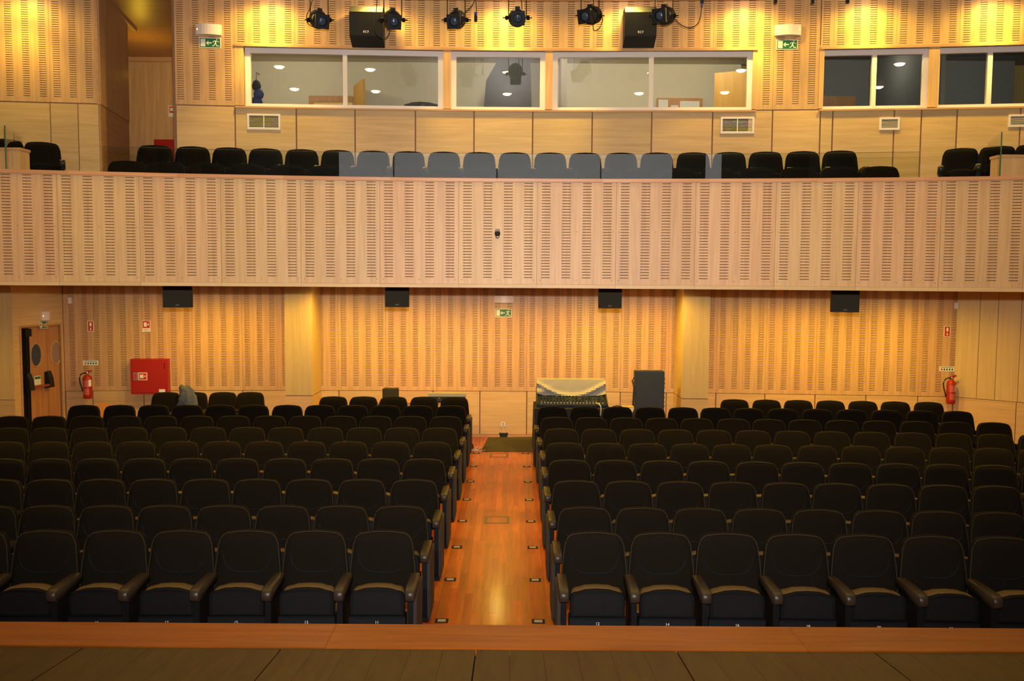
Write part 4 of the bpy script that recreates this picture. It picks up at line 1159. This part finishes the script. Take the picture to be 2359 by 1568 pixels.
speaker_lo(376, 443, 708, .18, 'black loudspeaker under the balcony near the hose sign')
speaker_lo(886, 944, 707, .02, 'black loudspeaker under the balcony above the small monitor')
speaker_lo(1377, 1433, 710, -.02, 'black loudspeaker under the balcony above the mixing desk')
speaker_lo(1915, 1979, 719, -.16, 'black loudspeaker under the balcony over the empty back wall')

# ------------------------------------------------------------------ stage spotlights on their bar
YB = 11.4
barz = at_y(1180, -22, YB).z
t = thing('lighting_bar', 'black steel lighting bar hung below the ceiling', 'lighting bar', (0, YB, barz))
MB().tube([(-3.2, 0, 0), (5.2, 0, 0)], .024, 10).build('pipe', M['metalblack'], t, smooth=True)
for x in (-3.0, -.2, 2.4, 5.0): MB().tube([(x, 0, .02), (x, 0, ZC - barz - .005)], .01, 6).build('hanger', M['steel'], t)
def spot_meshes():
    R_ = {}
    q = MB(); q.lathe([(.03, .20), (.085, .19), (.098, .12), (.102, 0), (.098, -.06), (.07, -.075)][::-1], 20, axis='y')
    for k in range(5): q.lathe([(.106, k * .035), (.106, k * .035 + .010)][::-1], 20, axis='y')
    q.box(-.03, .03, .02, .10, .09, .135)
    R_['lamp_house'] = q.mesh('lamp_house', M['metalblack'], False)
    q = MB(); q.tube([(.105 * math.cos(a), .05, .105 * math.sin(a)) for a in [2 * PI * k / 20 for k in range(20)]], .012, 5, 0, True)
    R_['ring'] = q.mesh('ring', M['brassy'])
    q = MB()
    o = [(-.086, -.086), (.086, -.086), (.086, .086), (-.086, .086)]
    q.rings([[(x * .8, -.06, z * .8) for x, z in o], [(x, -.17, z) for x, z in o], [(x, -.19, z) for x, z in o]], 0, True, False)
    ci = [(.056 * math.cos(a), .056 * math.sin(a)) for a in [-3 * PI / 4 + 2 * PI * k / 16 for k in range(16)]]
    sq = []
    for k in range(16):
        e = k / 4; i = int(e); f_ = e - i; a_, b_ = o[i], o[(i + 1) % 4]
        sq.append((a_[0] + (b_[0] - a_[0]) * f_, a_[1] + (b_[1] - a_[1]) * f_))
    q.rings([[(x, -.19, z) for x, z in sq], [(x, -.19, z) for x, z in ci], [(x, -.165, z) for x, z in ci]], 0, False, False)
    R_['snout'] = q.mesh('snout', M['metalblack'])
    q = MB(); q.lathe([(.004, -.183), (.03, -.179), (.048, -.171), (.055, -.164)], 20, axis='y')
    R_['lens'] = q.mesh('lens', M['lens'], True)
    q = MB(); q.lathe([(.02, -.02), (.028, -.01), (.028, .01), (.02, .02)], 8, axis='x')
    q.lathe([(.007, -.05), (.007, 0)], 6, axis='x'); q.box(.0, .014, -.03, .03, -.008, .008)
    R_['knob'] = q.mesh('knob', M['blackp'])
    return R_
SMS = spot_meshes()
SP = [(736, 46, .42, -.35, 'first'), (905, 46, .25, -.40, 'second'), (1051, 46, -.12, -.38, 'third'), (1192, 41, .03, -.30, 'fourth'), (1359, 36, -.5, -.30, 'fifth'), (1529, 36, -.5, -.25, 'sixth')]
DESC = ['between the glowing downlight patch and the first loudspeaker', 'overlapping the edge of the first loudspeaker', 'with a loose plug hanging beside it', 'in the middle, before the single-pane window', 'just before the second loudspeaker, aimed aside', 'overlapping the second loudspeaker, with a long slack cable']
for k, (px, py, yaw, pit, nm) in enumerate(SP):
    p = at_y(px, py, YB)
    t = thing('stage_spotlight', 'black stage spotlight ' + DESC[k], 'spotlight', p, 0, 'stage spotlights on the bar')
    hz = barz - p.z
    w = .10
    yk = [(-w - .012, 0, -.01), (-w - .012, 0, hz - .07), (-w + .01, 0, hz - .04), (w - .01, 0, hz - .04), (w + .012, 0, hz - .07), (w + .012, 0, -.01)]
    MB().tube(yk, .007, 6).build('yoke', M['brassy'], t)
    q = MB(); q.box(-.022, .022, -.034, .034, hz - .045, hz - .02); q.lathe([(.036, -.02), (.036, .02)], 12, (0, 0, hz), 'x'); q.build('clamp', M['metalblack'], t)
    hd = link('lamp_house', SMS['lamp_house'], t, (0, 0, 0), rot=(-pit, 0, yaw))
    link('ring', SMS['ring'], hd); link('snout', SMS['snout'], hd); link('lens', SMS['lens'], hd)
    link('knob', SMS['knob'], t, (-w - .035, 0, 0)); link('knob', SMS['knob'], t, (w + .035, 0, 0), rot=(0, 0, PI))
# slack cables
def cable(pts, lab, r=.006, mat='cable', nm='lamp_cable'):
    P = [at_y(a, b, YB + .06) for a, b in pts]
    out = []
    for i in range(len(P) - 1):
        for s_ in range(4):
            u = s_ / 4; p0, p1, p2, p3 = P[max(i - 1, 0)], P[i], P[i + 1], P[min(i + 2, len(P) - 1)]
            out.append(0.5 * ((2 * p1) + (p2 - p0) * u + (2 * p0 - 5 * p1 + 4 * p2 - p3) * u * u + (-p0 + 3 * p1 - 3 * p2 + p3) * u ** 3))
    out.append(P[-1])
    q = MB(); q.tube(out, r, 6, 0)
    return tag(q.build(nm, M[mat], smooth=True), lab, 'cable', 'slack cables of the spotlights')
cable([(722, -14), (716, 14), (707, 34), (708, 52), (716, 59), (721, 62)], 'slack cable looping beside the first spotlight')
cable([(869, -12), (867, 25), (862, 55), (868, 78), (882, 87), (893, 84), (898, 70)], 'slack cable looping across the first loudspeaker to the second spotlight')
cable([(1097, -12), (1088, 12), (1074, 26), (1062, 38)], 'slack cable running up from the third spotlight')
cable([(1096, -12), (1097, 10), (1098, 28)], 'short cable holding the loose hanging plug')
cable([(1201, -12), (1202, 10), (1203, 24)], 'short cable above the middle spotlight')
cable([(1368, -12), (1368, 20), (1382, 30), (1388, 46), (1380, 66), (1368, 70), (1366, 54)], 'slack cable looping beside the fifth spotlight')
cable([(1617, 2), (1614, 35), (1607, 55), (1590, 64), (1570, 58), (1555, 44), (1547, 36)], 'long slack cable sagging past the second loudspeaker')
p = at_y(1096, 38, YB + .06)
t = thing('hanging_plug', 'loose black plug with blue collar hanging beside the third spotlight', 'plug', p)
MB().lathe([(.012, -.065), (.02, -.06), (.02, .01), (.014, .02)], 10).build('body', M['black'], t)
MB().lathe([(.016, .02), (.02, .025), (.018, .05), (.01, .055)], 10).build('collar', M['blue'], t)
for px, w_ in ((1617, 'with the blue collar past the second loudspeaker'), (1786, 'above the exit sign'), (1871, 'just past the exit sign'), (1952, 'over the dark booth window')):
    p = at_y(px, 2, YB)
    t = thing('bar_socket', 'short black socket box hanging from the bar ' + w_, 'socket', p, 0, 'socket boxes on the lighting bar')
    MB().box(-.02, .02, -.02, .02, -.03, .06).build('case', M['black'], t)
    MB().tube([(0, 0, .06), (0, 0, barz - p.z - .02)], .012, 6).build('stem', M['metalblack'], t)
    if px == 1617: MB().lathe([(.014, -.06), (.016, -.03)], 10).build('collar', M['blue'], t)

# ------------------------------------------------------------------ mixing desk and equipment at the back
def X(px, py, Y): return at_y(px, py, Y).x
t = thing('equipment_table', 'table under a black cloth carrying the mixing desk', 'table', (0, 0, 0))
x0, x1 = X(1231, 930, 14.6), X(1406, 930, 14.6)
q = MB()
top = [(x0, 14.5), (x1, 14.5), (x1, 15.35), (x0, 15.35)]
n = 40; per = []
def perim(u, amp):
    L1, L2 = x1 - x0, .85; tot = 2 * (L1 + L2); s_ = u * tot
    w_ = amp * math.sin(u * tot * 22)
    if s_ < L1: return (x0 + s_, 14.5 - w_)
    s_ -= L1
    if s_ < L2: return (x1 + w_, 14.5 + s_)
    s_ -= L2
    if s_ < L1: return (x1 - s_, 15.35 + w_)
    s_ -= L1
    return (x0 - w_, 15.35 - s_)
N = 96
q.rings([[(*perim(k / N, .0), .745) for k in range(N)], [(*perim(k / N, .006), .70) for k in range(N)], [(*perim(k / N, .022), .02) for k in range(N)]][::-1], 0)
q.build('tablecloth', M['black'], t)
# mixing console
zt = .746
cx0, cx1 = X(1239, 925, 14.75), X(1396, 925, 14.75); cw = (cx1 - cx0) / 2; cc = (cx0 + cx1) / 2
mx = thing('mixing_console', 'blue-black mixing console half under its dust cover', 'mixing console', (cc, 14.62, zt))
MB().prism_x([(0, 0), (.62, 0), (.62, .24), (.55, .25), (.02, .06), (0, .04)][::-1], -cw, cw).build('chassis', M['console'], mx)
MB().prism_x([(-.005, 0), (.60, 0), (.60, .28), (.48, .28), (-.005, .07)][::-1], -cw - .02, -cw).build('side_cheek', M['black'], mx)
MB().prism_x([(-.005, 0), (.60, 0), (.60, .28), (.48, .28), (-.005, .07)][::-1], cw, cw + .02).build('side_cheek', M['black'], mx)
kn = MB().lathe([(.010, 0), (.009, .014), (.006, .018)], 8).mesh('control_knob', M['steel'])
kb = MB().lathe([(.010, 0), (.009, .014), (.006, .018)], 8).mesh('control_knob', M['blackp'])
fm = MB().box(-.007, .007, -.014, .014, 0, .02).mesh('fader', M['white'])
for i in range(20):
    for j in range(5):
        y = .10 + j * .085; z = .06 + (y - .02) * .19 / .53 + .001
        if random.random() < .85: link('control_knob', kn if random.random() < .12 else kb, mx, (-cw + .06 + i * (2 * cw - .12) / 19, y, z))
    link('fader', fm, mx, (-cw + .06 + i * (2 * cw - .12) / 19, .035 + .012 * random.random(), .066))
# dust cover folded over the back, with a sagging swag
q = MB(); nx, nz = 28, 10
zc0, zc1 = .13, .43
def cov(u, v):
    x = -cw - .015 + (2 * cw + .03) * u
    sag = math.sin(PI * u)
    zlo = zc0 + .07 * (1 - sag) ** 2 - .0
    z = zc1 + (zlo - zc1) * v - .004 * math.sin(u * 40) * v
    y = .40 - .10 * v - .035 * math.exp(-((v - .25 - .65 * sag) / .10) ** 2) - .02 * math.sin(u * 17 + v * 9) * v * (1 - sag)
    return (x, y, z)
V = [[cov(i / nx, j / nz) for j in range(nz + 1)] for i in range(nx + 1)]
for i in range(nx):
    for j in range(nz):
        q.face([V[i][j], V[i][j + 1], V[i + 1][j + 1], V[i + 1][j]])
for i in range(nx):
    a, b = V[i][0], V[i + 1][0]
    q.face([(a[0], a[1], a[2]), (b[0], b[1], b[2]), (b[0], .60, b[2] - .005), (a[0], .60, a[2] - .005)])
for i in range(nx):
    a, b = V[i][0], V[i + 1][0]
    q.face([(a[0], .60, a[2] - .005), (b[0], .60, b[2] - .005), (b[0], .63, .03), (a[0], .63, .03)])
q.face([V[0][0], (V[0][0][0], .60, zc1), (V[0][0][0], .6, .2), V[0][nz]]); q.face([V[nx][0], V[nx][nz], (V[nx][0][0], .6, .2), (V[nx][0][0], .60, zc1)])
cv = q.build('dust_cover', M['cover'], loc=(cc, 14.62, zt), smooth=True)
tag(cv, 'grey dust cover draped over the mixing console, hanging in a swag', 'dust cover')
q = MB(); c0_ = Vector((X(1378, 925, 14.55), 14.49, .80))
q.tube([c0_ + Vector(v) for v in ((-.04, .1, .03), (0, .02, .035), (.035, -.015, .0), (.04, -.02, -.08), (.03, -.02, -.16))], .009, 6)
tag(q.build('white_cable', M['wcable'], smooth=True), 'thick white cable hanging over the front of the cloth-covered table', 'cable')
for pxq, wq in ((1296, 'below the console middle'), (1327, 'nearer the hanging cable')):
    tag(MB().box(X(pxq - 3, 930, 14.46), X(pxq + 3, 930, 14.46), 14.474, 14.478, .70, .74).build('tape_strip', M['sidep']), 'strip of tape on the black cloth edge ' + wq, 'tape', 'tape strips on the black cloth')
# rack
x0, x1 = X(1464, 860, 15.2), X(1531, 860, 15.2)
zr = at_y(1500, 855, 15.2).z
t = thing('equipment_rack', 'tall dark equipment rack standing before the back wall', 'rack', ((x0 + x1) / 2, 15.2, 0))
w = (x1 - x0) / 2
MB().bbox(-w, w, 0, .22, .04, zr, .012).build('case', M['rack'], t)
MB().bbox(-w + .02, w - .02, -.012, 0, .07, zr - .03, .01).build('back_door', M['rack'], t)
for s_ in (-1, 1):
    for yy in (.05, .17): MB().lathe([(.03, -.01), (.03, .01)], 10, (s_ * (w - .05), yy, .03), 'x').build('caster', M['black'], t)
q = MB()
for k in range(14): q.box(w, w + .012, .02, .10, .12 + k * .08, .14 + k * .08)
q.build('side_clips', M['black'], t)
q = MB()
q.tube([(-w - .02, .05, zr - .12), (-w - .05, .03, zr - .16), (-w - .02, .02, zr - .28), (-w - .035, .02, zr - .6), (-w - .02, .02, .3), (-w - .07, -.02, .1)], .014, 6)
q.tube([(-w - .03, .05, zr - .2), (-w - .015, .03, zr - .4), (-w - .05, .02, zr - .75), (-w - .06, .0, .15)], .010, 6)
tag(q.build('rack_cables', M['cable'], loc=((x0 + x1) / 2, 15.2, 0), smooth=True), 'bundle of dark cables down the side of the equipment rack', 'cable')
# small side table with odds and ends
x0, x1 = X(1409, 940, 15.0), X(1458, 940, 15.0)
zt2 = at_y(1435, 944, 15.0).z
t = thing('side_table', 'small pale side table between the mixing desk and the rack', 'table', ((x0 + x1) / 2, 15.1, 0))
w = (x1 - x0) / 2
MB().box(-w, w, -.15, .25, zt2 - .025, zt2).build('table_top', M['paper'], t)
for s_ in (-1, 1):
    for yy in (-.12, .22): MB().box(s_ * (w - .02) - .012, s_ * (w - .02) + .012, yy - .012, yy + .012, 0, zt2 - .025).build('leg', M['steel'], t)
bx_ = thing('cardboard_box', 'small tan cardboard box on the side table', 'box', ((x0 + x1) / 2 + .10, 15.08, zt2))
MB().box(-.10, .10, -.08, .08, 0, .055).build('carton', M['beech_p'], bx_)
MB().box(-.10, .10, -.082, -.08, .02, .03).build('tape', M['paper'], bx_)
hp = thing('headphones', 'black headphones lying on the side table', 'headphones', ((x0 + x1) / 2 - .08, 15.03, zt2))
MB().tube([(-.07, 0, .02), (-.06, 0, .055), (0, 0, .07), (.06, 0, .055), (.07, 0, .02)], .009, 6).build('headband', M['black'], hp)
for s_ in (-1, 1): MB().lathe([(.028, -.012), (.032, 0), (.028, .012)], 12, (s_ * .07, 0, .033), 'x').build('ear_cup', M['black'], hp)
tag(MB().bbox(-.04, .04, -.03, .03, 0, .035, .008).build('switch_box', M['steel'], loc=((x0 + x1) / 2 - .01, 15.12, zt2 + .0)), 'small grey box beside the headphones on the side table', 'box')
# left equipment: table, monitor, keyboard under cover
x0, x1 = X(868, 925, 15.45), X(1076, 925, 15.45)
zt3 = at_y(940, 925, 15.45).z
t = thing('folding_table', 'dark narrow table along the back wall by the aisle seats', 'table', ((x0 + x1) / 2, 15.55, 0))
w = (x1 - x0) / 2
MB().box(-w, w, -.22, .22, zt3 - .035, zt3).build('table_top', M['doorwood'], t)
for s_ in (-1, 1):
    for yy in (-.18, .18): MB().box(s_ * (w - .05) - .015, s_ * (w - .05) + .015, yy - .015, yy + .015, 0, zt3 - .035).build('leg', M['black'], t)
xm = X(901, 905, 15.5)
t = thing('small_monitor', 'dark curved-back monitor standing on the narrow table', 'monitor', (xm, 15.5, zt3))
hm = at_y(901, 896, 15.4).z - zt3
xy = [(-.145, -.06)] + [(-.145 + .29 * k / 8, -.06 - .035 * math.sin(PI * k / 8)) for k in range(1, 8)] + [(.145, -.06), (.12, .12), (-.12, .12)]
MB().prism_z(xy, .0, hm).build('housing', M['grille'], t)
MB().box(-.12, .12, .12, .124, .03, hm - .02).build('screen', M['black'], t)
xk0, xk1 = X(986, 915, 15.4), X(1071, 915, 15.4)
zk = at_y(1028, 907, 15.45).z
t = thing('small_mixer', 'small blue-black mixer on the narrow table under a grey cover', 'mixer', ((xk0 + xk1) / 2, 15.4, zt3))
w = (xk1 - xk0) / 2
MB().prism_x([(-.05, 0), (.24, 0), (.24, zk - zt3 - .03), (.16, zk - zt3 - .03), (-.05, .03)][::-1], -w, w).build('chassis', M['console'], t)
for i in range(12): link('control_knob', kn if i % 3 == 0 else kb, t, (-w + .04 + i * (2 * w - .08) / 11, .03, .062))
q = MB(); q.bbox(-w - .01, w + .01, .10, .26, zk - zt3 - .075, zk - zt3, .01)
tag(q.build('grey_cover', M['cover'], loc=((xk0 + xk1) / 2, 15.4, zt3)), 'grey cover folded along the back of the small mixer', 'dust cover')
# jacket
pj_ = seat_pos[('w', 1)]
q = MB(); N = 30; rings = []
apex = at_y(422, 889, 15.20)
lv = [(0, .05), (.08, .085), (.16, .10), (.25, .11), (.34, .12), (.44, .13), (.54, .145), (.64, .155), (.74, .165), (.84, .175), (.92, .18), (1.0, .185)]
zb_ = at_y(430, 945, 15.2).z
for t_, r in lv:
    z = apex.z + (zb_ - apex.z) * t_
    cxp = apex.x - .045 + r * .95
    ring = []
    for k in range(N):
        a = 2 * PI * k / N
        rr = r * (1 + .20 * math.sin(3 * a + 5 * t_) + .16 * math.sin(7 * a + 9 * t_) + .10 * math.sin(5 * a - 21 * t_))
        ring.append((cxp + rr * math.cos(a), 15.16 + rr * .5 * math.sin(a), z + .03 * math.sin(4 * a + t_ * 7)))
    rings.append(ring)
q.rings(rings[::-1], 0)
tag(q.build('jacket', M['jacket'], smooth=True), 'crumpled grey-blue jacket draped over a seat by the back wall', 'jacket')
# orange chair behind the eighth row
po = at_y(235, 931, 15.0)
t = thing('orange_chair', 'orange plastic chair mostly hidden behind the eighth row by the door', 'chair', (po.x, 15.0, 0), .3)
hh = po.z
o = [(-.15, .44), (.15, .44), (.15, hh - .12), (.11, hh - .03), (.05, hh), (-.05, hh), (-.11, hh - .03), (-.15, hh - .12)]
MB().prism(o, .16, .18).build('backrest', M['orange'], t)
MB().bbox(-.21, .21, -.22, .18, .42, .445, .01).build('seat', M['orange'], t)
for s_ in (-1, 1):
    for yy in (-.19, .15): MB().tube([(s_ * .18, yy, .42), (s_ * .20, yy * 1.1, .0)], .011, 6).build('leg', M['steel'], t)
